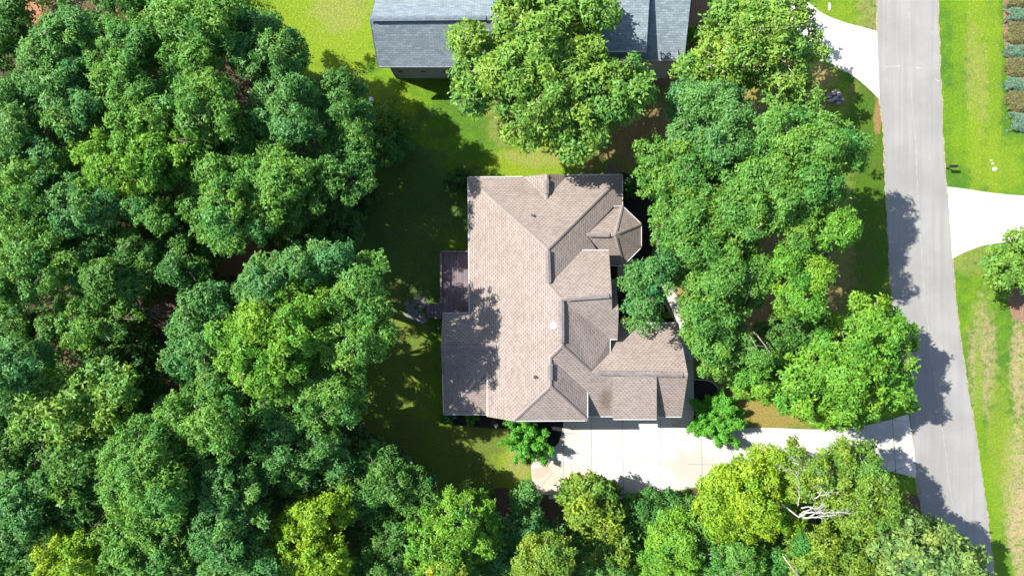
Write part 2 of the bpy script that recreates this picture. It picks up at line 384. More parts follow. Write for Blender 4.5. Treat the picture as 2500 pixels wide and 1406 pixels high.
drive = catmull(uvl([(1375,1014),(1374,1040),(1362,1082),(1330,1105)]),5)[:-1] + uvl([(1297,1106),(1297,1150),(1300,1204)]) + catmull(uvl([(1345,1208),(1440,1207),(1540,1204),(1640,1192),(1720,1176),(1830,1165),(1960,1150),(2080,1142),(2160,1148),(2237,1166)]),4) + uvl([(2232,1100),(2217,1010)]) + catmull(uvl([(2170,1025),(2090,1042),(2000,1048),(1880,1044),(1760,1044),(1640,1043)]),4) + uvl([(1640,1005),(1375,1005)])
sheet('driveway', drive, 0.045, M['drive'])
ribbon('driveway_joints', [([(1375,1019),(1375,1180)],1.3), ([(1372,1057),(1400,1057)],1.2), ([(1443,1020),(1445,1205)],1.3),([(1520,1020),(1522,1204)],1.3),([(1612,1020),(1614,1195)],1.0),([(1712,1050),(1714,1170)],1.2),([(1375,1131),(1620,1131)],1.0),([(1680,1133),(1790,1134)],1.0),
    ([(1314,1192),(1350,1155)],1.1),([(1790,1046),(1792,1168)],.9),([(1862,1046),(1864,1160)],.9),([(1945,1047),(1948,1150)],.9),([(2025,1047),(2030,1144)],1.0),([(2100,1042),(2106,1142)],1.4),([(2178,1024),(2186,1152)],1.6),([(2146,1018),(2215,1030)],1.1),([(2176,1152),(2236,1128)],1.2),([(2030,1100),(2226,1100)],.9)], 0.0495, M['joint'])
ribbon('driveway_cracks', [([(1663,1125),(1668,1135),(1672,1148),(1680,1158)],1.0),([(1690,1180),(1640,1186)],.8)], 0.0495, M['crack'])
nd = catmull(uvl([(1840,-60),(1905,-10),(1960,0),(2010,35),(2060,55),(2100,66),(2141,77)]),4) + uvl([(2144,150),(2147,244)]) + catmull(uvl([(2125,222),(2085,188),(2020,150),(1975,110),(1930,60),(1880,20),(1800,-20)]),4)
sheet('neighbour_driveway', nd, 0.045, M['drive'])
od = uvl([(2312,456)]) + catmull(uvl([(2360,462),(2420,471),(2500,478),(2620,480),(2700,470)]),3) + uvl([(2700,560)]) + catmull(uvl([(2600,560),(2500,584),(2450,592),(2400,600),(2360,614),(2324,632)]),4)
sheet('opposite_driveway', od, 0.045, M['drive'])
ribbon('opposite_driveway_joints', [([(2402,470),(2406,598)],1.1),([(2497,480),(2499,585)],1.1),([(2318,531),(2345,530),(2370,528),(2402,529)],1.0),([(2313,479),(2345,464)],.9),([(2326,605),(2362,613)],.9)], 0.0495, M['joint'])

walk = catmull(uvl([(1502,640),(1545,632),(1590,648),(1622,680),(1650,720),(1668,765),(1682,812),(1690,850),(1693,930),(1694,1000),(1690,1043)]),5) + uvl([(1640,1044),(1640,800)]) + catmull(uvl([(1655,800),(1646,770),(1630,735),(1605,705),(1575,695),(1540,702),(1502,702)]),4)
sheet('walkway', walk, 0.04, M['walk'])
ribbon('walkway_joints', [([(1655,838),(1690,836)],1.0),([(1668,883),(1692,882)],1.0),([(1668,929),(1693,928)],1.0),([(1668,963),(1694,962)],1.0),([(1664,998),(1694,998)],1.0),([(1570,632),(1560,700)],1.0),([(1640,702),(1618,716)],1.0),([(1672,778),(1652,786)],1.0),([(1640,1036),(1700,1050)],1.0)], 0.0495, M['joint'])
def bed(px, z, name='mulch_bed', m='mulch', label=None, edge=None):
    c = catmull(uvl(px), 4, True); sheet(name, c, z, M[m])
    if edge:
        ribbon('bed_edging', [(catmull(uvl(edge), 4), 2.4)], z+0.02, M['edging'])
bed([(1500,440),(1550,430),(1592,460),(1600,520),(1598,590),(1580,635),(1540,628),(1495,632)], 0.022)
bed([(1490,706),(1545,704),(1590,712),(1618,738),(1640,775),(1650,800),(1490,800)], 0.022, edge=[(1545,704),(1590,708),(1620,734),(1642,772),(1650,792)])
bed([(1696,926),(1730,930),(1762,956),(1772,1000),(1765,1040),(1696,1040)], 0.022, edge=[(1694,926),(1730,929),(1752,945),(1768,975),(1774,1002)])
bed([(1250,1020),(1374,1020),(1372,1060),(1355,1095),(1318,1112),(1270,1100),(1244,1060)], 0.022)
bed([(1095,1010),(1250,1020),(1245,1045),(1100,1035)], 0.02)
bed([(1660,-40),(1720,-40),(1730,60),(1700,170),(1640,210),(1590,190),(1640,120)], 0.02, 'mulch_bed', 'brownmulch')
bed([(2470,690),(2540,680),(2580,740),(2540,790),(2480,780),(2462,740)], 0.02, 'mulch_bed', 'brownmulch')
bed([(2458,-40),(2600,-60),(2620,330),(2500,324),(2478,300),(2462,220)], 0.02, 'mulch_bed', 'brownmulch')

# ------------------------------------------------------------------ houses
def rf(mb, pts):
    pts = [Vector(p) for p in pts]
    n = Vector((0,0,0))
    for i in range(len(pts)):
        a, b_ = pts[i], pts[(i+1) % len(pts)]
        n += Vector(((a.y-b_.y)*(a.z+b_.z), (a.z-b_.z)*(a.x+b_.x), (a.x-b_.x)*(a.y+b_.y)))
    if n.z < 0: pts.reverse(); n = -n
    n.normalize()
    tdir = Vector((0,0,1)).cross(n)
    if tdir.length < 1e-3: tdir = Vector((1,0,0))
    tdir.normalize(); s = n.cross(tdir)
    mb.face(pts, [(p.dot(tdir), p.dot(s)) for p in pts])
def wallpoly(mb, pts, closed=True, z0=0.0):
    L = len(pts)
    for i in range(L if closed else L-1):
        a = pts[i]; b_ = pts[(i+1) % L]
        d = math.hypot(b_[0]-a[0], b_[1]-a[1]); 
        mb.face([(a[0],a[1],z0),(b_[0],b_[1],z0),(b_[0],b_[1],b_[2]),(a[0],a[1],a[2])], [(0,z0),(d,z0),(d,b_[2]),(0,a[2])])
def cap(mb, p, q, wd=0.30, lift=0.03):
    p = Vector(p); q = Vector(q); d = (q-p); L = d.length; d.normalize()
    s = d.cross(Vector((0,0,1))).normalized(); n = s.cross(d)
    drop = Vector((0,0,-wd*0.22))
    c0, c1 = p + n*(lift+wd*0.16), q + n*(lift+wd*0.16)
    for sg in (-1, 1):
        e0, e1 = c0 + s*sg*wd/2 + drop, c1 + s*sg*wd/2 + drop
        pts = [c0, c1, e1, e0] if sg > 0 else [c0, e0, e1, c1]
        off = random.uniform(0, 50)
        uvq = [(off,.5),(off+L,.5),(off+L,.6),(off,.6)] if sg > 0 else [(off,.5),(off,.6),(off+L,.6),(off+L,.5)]
        mb.face(pts, uvq)
def ventcap(p, q, parent, m, wd=0.40):
    p = Vector(p); q = Vector(q); mb = MB()
    d = (q-p); L = d.length; d.normalize(); s = d.cross(Vector((0,0,1))).normalized(); off = random.uniform(0, 40)
    up = Vector((0,0,0.16)); dn = Vector((0,0,0.0))
    for sg in (-1, 1):
        a, b_ = p+up, q+up; e0, e1 = p+s*sg*wd/2+Vector((0,0,.10)), q+s*sg*wd/2+Vector((0,0,.10))
        f0, f1 = e0-Vector((0,0,.16)), e1-Vector((0,0,.16))
        u1 = [(off,.5),(off+L,.5),(off+L,.6),(off,.6)]
        mb.face([a, b_, e1, e0] if sg > 0 else [b_, a, e0, e1], u1)
        mb.face([e0, e1, f1, f0], [(0,0)]*4)
    return mb.build('ridge_vent', m, parent)

house = empty('house', P(1330, 760), 'brown house with a many-ridged tan shingle roof between wood and street', 'house')
pw = 0.55
Wp = (pw, 0, 4.3 + pw*4.02); Ep = (-pw, 0, 4.3 + pw*10.11); Np = (0, -pw, 4.3 + pw*10.2)
W_ = lambda u, v: hit(u, v, *Wp)
E_ = lambda u, v: hit(u, v, *Ep)
A = P(1143,433,4.3); B = P(1519,427,4.3)
R1 = W_(1337,608); R2 = W_(1340,696); R3 = W_(1371,730); R4 = W_(1372,844); R5 = W_(1343,872); R6 = W_(1343,943)
SW = W_(1253,1027); SE = P(1434,1026, SW.z)
n1 = P(1277,432,4.3); n3 = P(1385,428,4.3); n2 = hit(1334,487,*Np); n0 = P(1335,426,n2.z)
WE = W_(1146,764); RE = W_(1218,848); w1 = W_(1202,885); w2 = W_(1190,905); w3 = W_(1190,1016)
e1 = E_(1519,503); e2 = E_(1498,504); e3 = E_(1432,573); e4 = E_(1456,609); e5 = E_(1421,611)
g1 = P(1486,611,e5.z+.05); gp = P(1493,721,R3.z)
x1 = P(1494,757,R3.z-.72); x2 = P(1510,757,R3.z-.72); x3 = P(1507,828,6.6); x4 = P(1489,828,6.6)
m1 = P(1489,862,6.4); m2 = P(1443,909,7.3)
gr = P(1679,915,7.3); gs = P(1664,1017,5.06); gw = P(1434,1016,5.06); vl = P(1434,958,6.3)
gn0 = P(1489,789,5.06); gn1 = P(1656,789,5.06)
mb = MB()
rf(mb, [A, WE, RE, w1, w2, w3, SW, R6, R5, R4, R3, R2, R1])
rf(mb, [A, n1, n2, n3, B, R1])
rf(mb, [n1, n2, n0]); rf(mb, [n0, n2, n3])
rf(mb, [R1, B, e1, e2, e3, e4, e5, R2])
rf(mb, [R2, e5, g1, gp, R3])
rf(mb, [R3, gp, x1, x2, x3, x4])
rf(mb, [P(1489,681,6.3), P(1504,681,6.3), x2, x1])
rf(mb, [R3, x4, m1, m2, R4])
rf(mb, [m2, m1, gn0, gn1, gr])
rf(mb, [R5, R4, m2, gr, gs, gw, vl])
rf(mb, [R5, vl, SE, R6]); rf(mb, [R6, SE, SW])
roof = mb.build('roof', M['roof'], house)
# bay roof
ap = P(1502,573,e3.z); b1 = P(1519,503,4.38); b2 = P(1565,547,4.32); b3 = P(1565,604,4.32); b4 = P(1521,648,4.32); b5 = P(1478,648,4.32)
mb = MB(); rf(mb, [e3, ap, b1, P(1498,504,4.6)]); rf(mb, [ap, b1, b2]); rf(mb, [ap, b2, b3]); rf(mb, [ap, b3, b4]); rf(mb, [e3, ap, b4, b5, P(1450,609,5.6)])
bay = mb.build('bay_roof', M['roof'], house)
# sun room roof
RWp = P(1077,847,RE.z); s1 = P(1081,765,4.2); s2 = P(1146,764,4.28); vs = P(1081,912,4.0); h2 = w1 + Vector((0,0,.02)); hb = P(1083,1011,3.9); s3 = P(1191,1012,3.9)
mb = MB(); rf(mb, [RWp, RE, s2, s1]); rf(mb, [RWp, RE, h2, vs]); rf(mb, [vs, h2, P(1200,892,5.42), hb]); rf(mb, [P(1200,892,5.42), hb, s3, P(1191,905,5.2)])
sunr = mb.build('rear_wing_roof', M['roof'], house)
# dormer over the garage
d0 = P(1498,918,7.34); d1 = P(1603,918,7.34); d2 = P(1603,1023,6.2); d3 = P(1498,1023,6.2)
mb = MB(); rf(mb, [d0, d1, d2, d3]); dorm = mb.build('dormer_roof', M['roof'], house)
mb = MB()
for a, b_ in ((d0, d3), (d1, d2)):
    s = 0.18 if a is d0 else -0.18
    mb.face([(a.x+s,a.y,a.z-.05),(b_.x+s,b_.y+.35,b_.z-.02),(b_.x+s,b_.y+.35,b_.z-1.3),(a.x+s,a.y,a.z-.3)])
mb.face([(d3.x+.18,d3.y+.35,d3.z),(d2.x-.18,d2.y+.35,d2.z),(d2.x-.18,d2.y+.35,4.6),(d3.x+.18,d3.y+.35,4.6)])
mb.build('dormer_wall', M['siding'], house)
# caps
def caps(segs, parent, m, wd=0.30):
    for a, b_ in segs:
        mb = MB(); cap(mb, a, b_, wd); mb.build('hip_cap', m, parent)
caps([(A,R1),(B,R1),(R1,R2),(R2,R3),(R3,R4),(R4,R5),(R5,R6),(R6,SW),(R6,SE),(R4,m2),(m2,gr),(R3,gp),(n0,n2)], roof, M['cap'])
caps([(e3,ap),(ap,b1),(ap,b2),(ap,b3),(ap,b4)], bay, M['cap'])
caps([(RWp,RE),(P(1200,892,5.42),hb)], sunr, M['cap'], .34)
Z1 = Vector((0,0,.03))
def lerp(a, b_, t): return a + (b_-a)*t
ventcap(lerp(R1,R2,.05)+Z1, lerp(R1,R2,.93)+Z1, roof, M['vent_cap'])
ventcap(lerp(R3,R4,.03)+Z1, lerp(R3,R4,.93)+Z1, roof, M['vent_cap'])
ventcap(lerp(R5,R6,.22)+Z1, lerp(R5,R6,.78)+Z1, roof, M['vent_cap'])
ventcap(lerp(R3,gp,.12)+Z1, lerp(R3,gp,.95)+Z1, roof, M['vent_cap'])
ventcap(lerp(m2,gr,.07)+Z1, lerp(m2,gr,.945)+Z1, roof, M['vent_cap'])
ventcap(lerp(n0,n2,.2)+Z1, lerp(n0,n2,.78)+Z1, roof, M['vent_cap'])
ventcap(lerp(e3,ap,.08)+Z1, lerp(e3,ap,.8)+Z1, bay, M['vent_cap'])
ventcap(lerp(RWp,RE,.1)+Z1, lerp(RWp,RE,.95)+Z1, sunr, M['vent_cap'])
# gutters and fascia
def trim(name, segs, parent, m, wd=.13, h=.2, dz=-.10):
    for poly in segs:
        mb = MB()
        for a, b_ in zip(poly[:-1], poly[1:]):
            d = (b_-a).normalized()*wd*.45
            mb.bar(a-d*0+Vector((0,0,dz)), b_+Vector((0,0,dz)), wd, h)
        mb.build(name, m, parent)
trim('gutter', [[A,WE],[A,n1],[n3,B],[B,e1],[SW,SE],[SE,vl],[gw,gs],[gn0,gn1],[g1,e5],[x4,x3],[m1,x4],[w2,w3]], roof, M['gutter'])
trim('rake_board', [[gn1,gr],[gr,gs],[g1,gp,x1],[x2,x3],[w3,SW],[n1,n0,n3]], roof, M['cap'], .06, .16, -.1)
trim('gutter', [[e2,b1,b2],[b2,b3,b4,P(1487,648,4.32)]], bay, M['gutter'])
trim('gutter', [[s1,s2],[vs,hb],[hb,s3]], sunr, M['gutter'], .10)
trim('rake_board', [[s1,RWp,vs]], sunr, M['cap'], .06, .16, -.1)
trim('gutter', [[d3,d2]], dorm, M['gutter']); trim('rake_board', [[d0,d3],[d1,d2]], dorm, M['cap'], .06, .18, -.11)
# walls
mb = MB()
wallpoly(mb, [(-3.6,9.75,4.45),(9.65,9.75,4.45),(9.65,-2.0,4.5),(-3.6,-2.0,4.45)])
wallpoly(mb, [(1.2,9.9,4.4),(3.1,9.9,5.6),(4.9,9.9,4.4)], False, 3.9)
wallpoly(mb, [(3.0,2.9,6.7),(8.1,2.9,6.7),(8.1,-.63,8.7),(8.1,-4.2,6.75),(3.0,-4.2,6.75)])
wallpoly(mb, [(8.1,.3,6.3),(8.95,.3,6.3),(8.95,-1.9,7.85),(8.95,-4.2,6.6),(8.1,-4.2,6.6)])
wallpoly(mb, [(4.5,-3,6.5),(8.3,-3,6.5),(8.3,-6,6.3),(4.5,-6,6.5)])
wallpoly(mb, [(-1.9,-4,5.35),(-1.9,-11.3,5.35),(.4,-11.4,6.3),(6.3,-11.4,6.25),(6.3,-5,6.4)])
wallpoly(mb, [(-5.9,-2.7,4.2),(-5.9,-5.25,5.75),(-5.9,-7.9,4.05),(-5.9,-11.2,3.9),(-2.0,-11.2,3.9),(-2.0,-2.7,4.5)])
wallpoly(mb, [(8.2,-3.6,5.2),(14.75,-3.6,5.2),(14.9,-7.5,7.15),(14.75,-11.1,5.3),(6.35,-11.1,5.3)])
q = [P(1515,508,4.4), P(1555,550,4.4), P(1555,600,4.4), P(1517,640,4.4)]
wallpoly(mb, [(8.5,7.2,4.4)] + [(p.x-.1,p.y,4.35) for p in q] + [(8.5,2.4,4.4)])
mb.build('wall', M['brick'], house)
def window(parent, c, wd, h, axis, out):   # axis 'x' wall runs along x
    c = Vector(c); a = Vector((1,0,0)) if axis == 'x' else Vector((0,1,0)); n = Vector(out)
    mb = MB()
    for sg in (-1,1):
        mb.obox(c + a*sg*(wd/2) + n*.04, a*.05, n*.05, Vector((0,0,h/2+.05)))
        mb.obox(c + Vector((0,0,sg*h/2)) + n*.04, a*(wd/2-.05), n*.05, Vector((0,0,.05)))
    mb.obox(c + n*.035, a*(wd/2-.05), n*.02, Vector((0,0,.025)))
    f = mb.build('window', M['white'], parent)
    g = MB(); g.obox(c+n*.012, a*(wd/2-.05), n*.01, Vector((0,0,h/2-.05))); g.build('pane', M['glass'], f)
for yy in (7.5, 4.4, 1.2): window(house, (-3.6, yy, 2.4), 1.2, 1.5, 'y', (-1,0,0))
for xx in (-1, 7.5): window(house, (xx, 9.75, 2.4), 1.2, 1.5, 'x', (0,1,0))
for yy in (-5.6, -9.3): window(house, (-5.9, yy, 2.2), 1.3, 1.4, 'y', (-1,0,0))
window(house, (2.0, -11.4, 3.6), 1.4, 1.5, 'x', (0,-1,0)); window(house, (4.6, -11.4, 3.6), 1.4, 1.5, 'x', (0,-1,0))
window(house, (10.9, d3.y+.35, 5.55), 2.0, .7, 'x', (0,-1,0)); window(house, (14.83, -6.4, 2.0), 1.0, 1.3, 'y', (1,0,0))
window(house, (8.1, 1.6, 5.6), 1.0, 1.3, 'y', (1,0,0))
for xx in (8.6, 12.4):
    mb = MB(); mb.box(xx-1.4,-11.16,.05,xx+1.4,-11.105,2.3)
    for i in range(4): mb.box(xx-1.35,-11.19,.12+i*.56,xx+1.35,-11.161,.58+i*.56)
    mb.build('garage_door', M['door'], house)
mb = MB(); mb.box(8.96,-1.6,.3,9.02,-.6,2.5); dr = mb.build('front_door', simple('red_brown_door', (0.12,.05,.03), .4), house)
mb = MB(); mb.tube([(9.05,-.72,1.3),(9.12,-.72,1.3)], [.03,.04]); mb.build('handle', M['black'], dr)
# porch post and beam strip beside the entry
mb = MB(); a = P(1508,650,2.9); b_ = P(1508,710,2.9); mb.bar(a, b_, .1, .15)
for yy in (a.y, (a.y+b_.y)/2, b_.y): mb.box(a.x-.06, yy-.06, 0.05, a.x+.06, yy+.06, 2.85)
mb.build('porch_frame', M['white'], house)
# roof vents
c = hit(1352,795,*Wp); mb = MB()
prof = [(.0,.0),(.30,.02),(.33,.12),(.29,.21),(.16,.27),(.0,.29)]
for (r0,z0),(r1,z1) in zip(prof[1:-1], prof[2:]):
    for i in range(20):
        a0, a1 = i*math.pi/10, (i+1)*math.pi/10
        if r1 > 0: mb.face([c+Vector((r0*math.cos(a0),r0*math.sin(a0),z0)), c+Vector((r0*math.cos(a1),r0*math.sin(a1),z0)), c+Vector((r1*math.cos(a1),r1*math.sin(a1),z1)), c+Vector((r1*math.cos(a0),r1*math.sin(a0),z1))])
        else: mb.face([c+Vector((r0*math.cos(a0),r0*math.sin(a0),z0)), c+Vector((r0*math.cos(a1),r0*math.sin(a1),z0)), c+Vector((0,0,z1))])
mb.tube([c-Vector((0,0,.2)), c+Vector((0,0,.1))], [.2,.2], 12)
tag(mb.build('roof_vent', M['white'], roof), 'white dome vent just left of the ridge')
for (u, v, pl) in ((1302,528,Np),(1309,920,Wp)):
    c = hit(u, v, *pl); mb = MB(); mb.tube([c-Vector((0,0,.1)), c+Vector((0,0,.33))], [.07,.06], 8); mb.bar(c+Vector((-.2,0,.03)), c+Vector((.2,0,.03)), .3, .03); mb.build('vent_pipe', M['lead'], roof)

# ---------------- neighbour's house
nh = empty('house', P(1300, 60), 'slate blue roofed house with grey brick walls, behind the tree at the top', 'house')
ze, zr = 5.0, 8.0
ne0 = P(923,163,ze); nr0 = P(903,48,zr); ne1 = P(1400,160,ze); nr1 = P(1470,42,zr)
nn0 = Vector((nr0.x, nr0.y+3.6, 4.9)); nn1 = Vector((nr1.x, nr1.y+3.6, 4.9))
mb = MB(); rf(mb, [ne0, nr0, nr1, Vector((nr1.x, ne0.y, ze))]); rf(mb, [nr0, nr1, nn1, nn0])
nroof = mb.build('roof', M['blue'], nh)
mb = MB(); cap(mb, nr0, nr1, .4); mb.build('hip_cap', M['blue_cap'], nroof)
ventcap(lerp(nr0,nr1,.02)+Z1, lerp(nr0,nr1,.5)+Z1, nroof, M['blue_cap'], .42)
trim('gutter', [[ne0, Vector((nr1.x, ne0.y, ze))]], nroof, simple('dark_gutter', (0.2,0.21,0.22), .5), .12)
trim('rake_board', [[ne0, nr0, nn0]], nroof, M['blue_cap'], .06, .18, -.11)
# east wing
we = P(1670,147,4.5); wz = Vector((we.x, 25.25, 6.8)); wtop = Vector((we.x, 27.6, 8.0)); wl = Vector((5.2, we.y, 4.5)); wlt = Vector((5.2, 27.6, 8.0))
mb = MB(); rf(mb, [we, wtop, wlt, wl]); rf(mb, [wtop, wlt, Vector((5.2, 34.5, 4.5)), Vector((we.x, 34.5, 4.5))])
wing = mb.build('wing_roof', M['blue'], nh)
trim('gutter', [[wl, we]], wing, M['gutter'], .12); trim('rake_board', [[we, wtop, Vector((we.x,34.5,4.5))]], wing, M['blue_cap'], .06, .18, -.11)
mb = MB(); cap(mb, wtop, wlt, .4); mb.build('hip_cap', M['blue_cap'], wing)
k1 = P(1578,125,6.0); k0 = Vector((k1.x, 27.3, 8.1)); k2 = Vector((7.3, k1.y, 6.0)); k3 = Vector((7.3, 27.3, 8.1))
mb = MB(); rf(mb, [k1, k0, k3, k2]); nd_ = mb.build('dormer_roof', M['blue'], nh)
trim('gutter', [[k2, k1]], nd_, M['gutter'], .12)
mb = MB(); wallpoly(mb, [(7.5, 27.2, 7.9), (7.5, k1.y+.4, 6.0), (k1.x-.2, k1.y+.4, 6.0), (k1.x-.2, 27.2, 7.9)], False, 4.5)
mb.build('dormer_wall', M['siding'], nh)
mb = MB()
c = P(966,192,0)
wallpoly(mb, [(c.x, c.y, ze), (16-1.0, c.y, ze), (16-1, nn0.y-.4, ze), (c.x, nn0.y-.4, ze), (c.x, nr0.y, zr-.15)])
wb = P(1648,165,0)
wallpoly(mb, [(5.5, wb.y-.0, 4.6), (wb.x-.1, wb.y, 4.6), (wb.x-.1, 27.6, 7.9), (wb.x-.1, 34.0, 4.6), (5.5, 34.0, 4.6)])
nwall = mb.build('wall', M['greybrick'], nh)
for u in (978, 1033, 1087):
    p = P(u, 177, 2.2); mb = MB(); mb.obox(Vector((p.x, c.y-.02, 2.2)), Vector((.2,0,0)), Vector((0,.03,0)), Vector((0,0,.1))); mb.build('wall_vent', M['black'], nh)

# ------------------------------------------------------------------ deck, steps, stones
def planks(name, c1, c2, gap, wd):
    m, t, b = mat(name)
    sx = t.nodes.new('ShaderNodeSeparateXYZ'); t.links.new(objc(t), sx.inputs[0])
    q = mathn(t, 'DIVIDE', sx.outputs[0], wd)
    n = t.nodes.new('ShaderNodeTexWhiteNoise'); n.noise_dimensions = '1D'; t.links.new(mathn(t, 'FLOOR', q), n.inputs['W'])
    c = mixc(t, n.outputs[0], c1, c2); f = mathn(t, 'FRACT', q)
    c = mixc(t, ramp(t, f, 0.82, 0.9), c, gap)
    c = mixc(t, mathn(t, 'MULTIPLY', ramp(t, noise(t, 1.2, 4), .55, .7), .5), c, (0.26, 0.2, 0.18))
    t.links.new(c, b.inputs['Base Color']); b.inputs['Roughness'].default_value = .6; return m
M['deck'] = planks('stained_deck', (0.115,0.082,0.092), (0.155,0.112,0.122), (0.02,0.012,0.012), .165)
M['rail'] = simple('weathered_rail', (0.16, 0.13, 0.12), .7, .3)
deck = empty('deck', P(1110,690), 'dark stained wooden deck with a railing, built against the back of the house', 'deck')
DZ = 1.5
p0 = P(1078,614,DZ); p1 = P(1146,768,DZ); xr = -3.62
mb = MB(); mb.box(p0.x, p1.y, DZ-.12, xr, p0.y, DZ); mb.build('floor_boards', M['deck'], deck)
for (x, y) in ((p0.x+.15,p0.y-.15),(xr-.3,p0.y-.15),(p0.x+.15,(p0.y+p1.y)/2),(p0.x+.15,p1.y+.2)):
    mb = MB(); mb.box(x-.07,y-.07,0,x+.07,y+.07,DZ-.12); mb.build('support_post', M['rail'], deck)
st_y1 = P(1040,742,.8).y; st_y0 = P(1040,775,.8).y
def railing(a, b_, n):
    mb = MB(); a = Vector(a); b_ = Vector(b_); mb.bar(a+Vector((0,0,.98)), b_+Vector((0,0,.98)), .15, .05); mb.bar(a+Vector((0,0,.12)), b_+Vector((0,0,.12)), .05, .06)
    r = mb.build('railing', M['rail'], deck)
    L = (b_-a).length; k = int(L/.13)
    mb = MB()
    for i in range(1, k): q = lerp(a, b_, i/k); mb.box(q.x-.018,q.y-.018,q.z+.15,q.x+.018,q.y+.018,q.z+.95)
    mb.build('balusters', M['rail'], r)['kind'] = 'stuff'
    for i in range(n+1):
        q = lerp(a, b_, i/n); mb = MB(); mb.box(q.x-.05,q.y-.05,q.z,q.x+.05,q.y+.05,q.z+1.06); mb.build('post', M['lead'], r)
railing((p0.x+.04,p0.y-.05,DZ),(xr-.1,p0.y-.05,DZ),2); railing((p0.x+.04,p0.y-.05,DZ),(p0.x+.04,st_y1+.1,DZ),4)
steps = empty('steps', P(1058,758), 'short flight of dark wooden steps between the deck and the flagstones', 'steps')
sx0 = P(1040,758,.5).x; ns = 6
for i in range(ns):
    xa = sx0 + (p0.x-.02-sx0)*i/ns; xb = sx0 + (p0.x-.02-sx0)*(i+1)/ns; zz = (DZ-.05)*(i+1)/ns
    mb = MB(); mb.box(xa, st_y0, zz-.06, xb-.02, st_y1, zz); mb.build('tread', M['deck'], steps)
for y in (st_y0-.06, st_y1+.06):
    mb = MB(); mb.bar((sx0, y, .1), (p0.x-.02, y, DZ-.1), .05, .28); mb.build('stringer', M['deck'], steps)
def stone(name, c, rx, ry, h, m, label, cat, group, rot=0, n=8, parent=None):
    mb = MB(); ang = sorted(random.uniform(0,.5)+i*2*math.pi/n for i in range(n))
    rr_ = [random.uniform(.78,1.12) for _ in ang]
    top = [Vector((c.x+math.cos(a+rot)*rx*r, c.y+math.sin(a+rot)*ry*r, c.z+h*random.uniform(.85,1.05))) for a, r in zip(ang, rr_)]
    bot = [Vector((c.x+(t_.x-c.x)*1.1, c.y+(t_.y-c.y)*1.1, c.z-.02)) for t_ in top]
    ctop = Vector((c.x, c.y, c.z+h*1.08))
    for i in range(n):
        j = (i+1) % n; mb.face([ctop, top[i], top[j]]); mb.face([top[i], bot[i], bot[j], top[j]])
    o = mb.build(name, m, parent)
    if label: tag(o, label, cat, group)
    return o
fl = [(1023,731,16,8,'long oval flagstone, highest of the flagstones by the deck steps'),(1001,752,11,11,None),(1013,742,9,7,None),(995,768,10,8,None),(1012,764,12,10,None),(1027,752,8,9,None),(1034,742,7,8,None),(1030,770,10,9,None),(1014,779,9,7,None),(1034,782,9,7,None),(1024,786,10,6,None),(993,741,7,6,None),(1004,776,7,6,None)]
FL = ['', 'large flat flagstone left of the oval one', 'small flagstone between the oval one and the outer stones', 'outermost left flagstone by the deck steps', 'broadest grey flagstone in the middle of the loose paving', 'flagstone tucked under the middle of the oval one', 'little flagstone touching the top corner of the wooden steps', 'flagstone right against the foot of the wooden steps', 'flagstone below the broadest one', 'flagstone at the lower corner of the wooden steps', 'lowest flagstone of the loose paving', 'small topmost left flagstone by the deck', 'small flagstone wedged at the lower left of the paving']
for li, (u,v,a,b_,l) in enumerate(fl):
    stone('flagstone', P(u,v,0), a/25, b_/25, .09, M['rock'], l or FL[li], 'flagstone', 'flagstones at the foot of the deck steps')

# ------------------------------------------------------------------ foliage
def leaves(points, normals, size, base, var, hue, rng, mat_, name, parent, aspect=0.46, updir=0.45, tuft=3):
    if tuft > 1:
        points = np.repeat(points, tuft, 0); normals = np.repeat(normals, tuft, 0); hue = np.repeat(hue, tuft)
    n = len(points)
    nr = normals*0.62 + rng.normal(0, .5, (n,3)); nr[:,2] += updir
    nr /= np.linalg.norm(nr, axis=1)[:,None]
    if tuft > 1:
        g0 = rng.normal(0,1,(n//tuft,3)); g1 = rng.normal(0,1,(n//tuft,3)); ph = rng.uniform(0,.6,n//tuft)
        an = (np.arange(n) % tuft)*(2*math.pi/tuft); a = np.repeat(g0,tuft,0)*np.cos(an)[:,None] + np.repeat(g1,tuft,0)*np.sin(an)[:,None]; nr = nr*.55 + np.repeat(nr[::tuft],tuft,0)*.6; nr /= np.linalg.norm(nr,axis=1)[:,None]
    else: a = rng.normal(0,1,(n,3))
    a -= (a*nr).sum(1)[:,None]*nr; a /= np.linalg.norm(a,axis=1)[:,None]
    b_ = np.cross(nr, a)
    L = size*rng.uniform(.65,1.3,n)[:,None]
    Wd = L*aspect
    v0 = points; v1 = points + a*L*.5 + b_*Wd*.5 + nr*L*.06; v2 = points + a*L - nr*L*.12; v3 = points + a*L*.5 - b_*Wd*.5 + nr*L*.06
    V = np.stack([v0,v1,v2,v3],1).reshape(-1,3)
    pl = np.array([0.,0.,0.]); q = parent
    while q is not None: pl += np.array(q.location); q = q.parent
    V = V - pl
    me = bpy.data.meshes.new(name)
    me.vertices.add(4*n); me.vertices.foreach_set('co', V.astype(np.float32).ravel())
    me.loops.add(4*n); me.loops.foreach_set('vertex_index', np.arange(4*n, dtype=np.int32))
    me.polygons.add(n); me.polygons.foreach_set('loop_start', np.arange(0,4*n,4,dtype=np.int32)); me.polygons.foreach_set('loop_total', np.full(n,4,dtype=np.int32))
    me.update(calc_edges=True)
    tone = np.array(base)[None,:]*(1+hue[:,None]*np.array([.65,.25,-.1])[None,:])*rng.uniform(1-var*1.3,1+var*1.3,n)[:,None]
    col = np.ones((n,4),dtype=np.float32); col[:,:3] = np.clip(tone,0.004,.8)
    at = me.attributes.new('tone','FLOAT_COLOR','FACE'); at.data.foreach_set('color', col.ravel())
    me.materials.append(mat_)
    o = bpy.data.objects.new(name, me); COL.objects.link(o); o.parent = parent
    return o
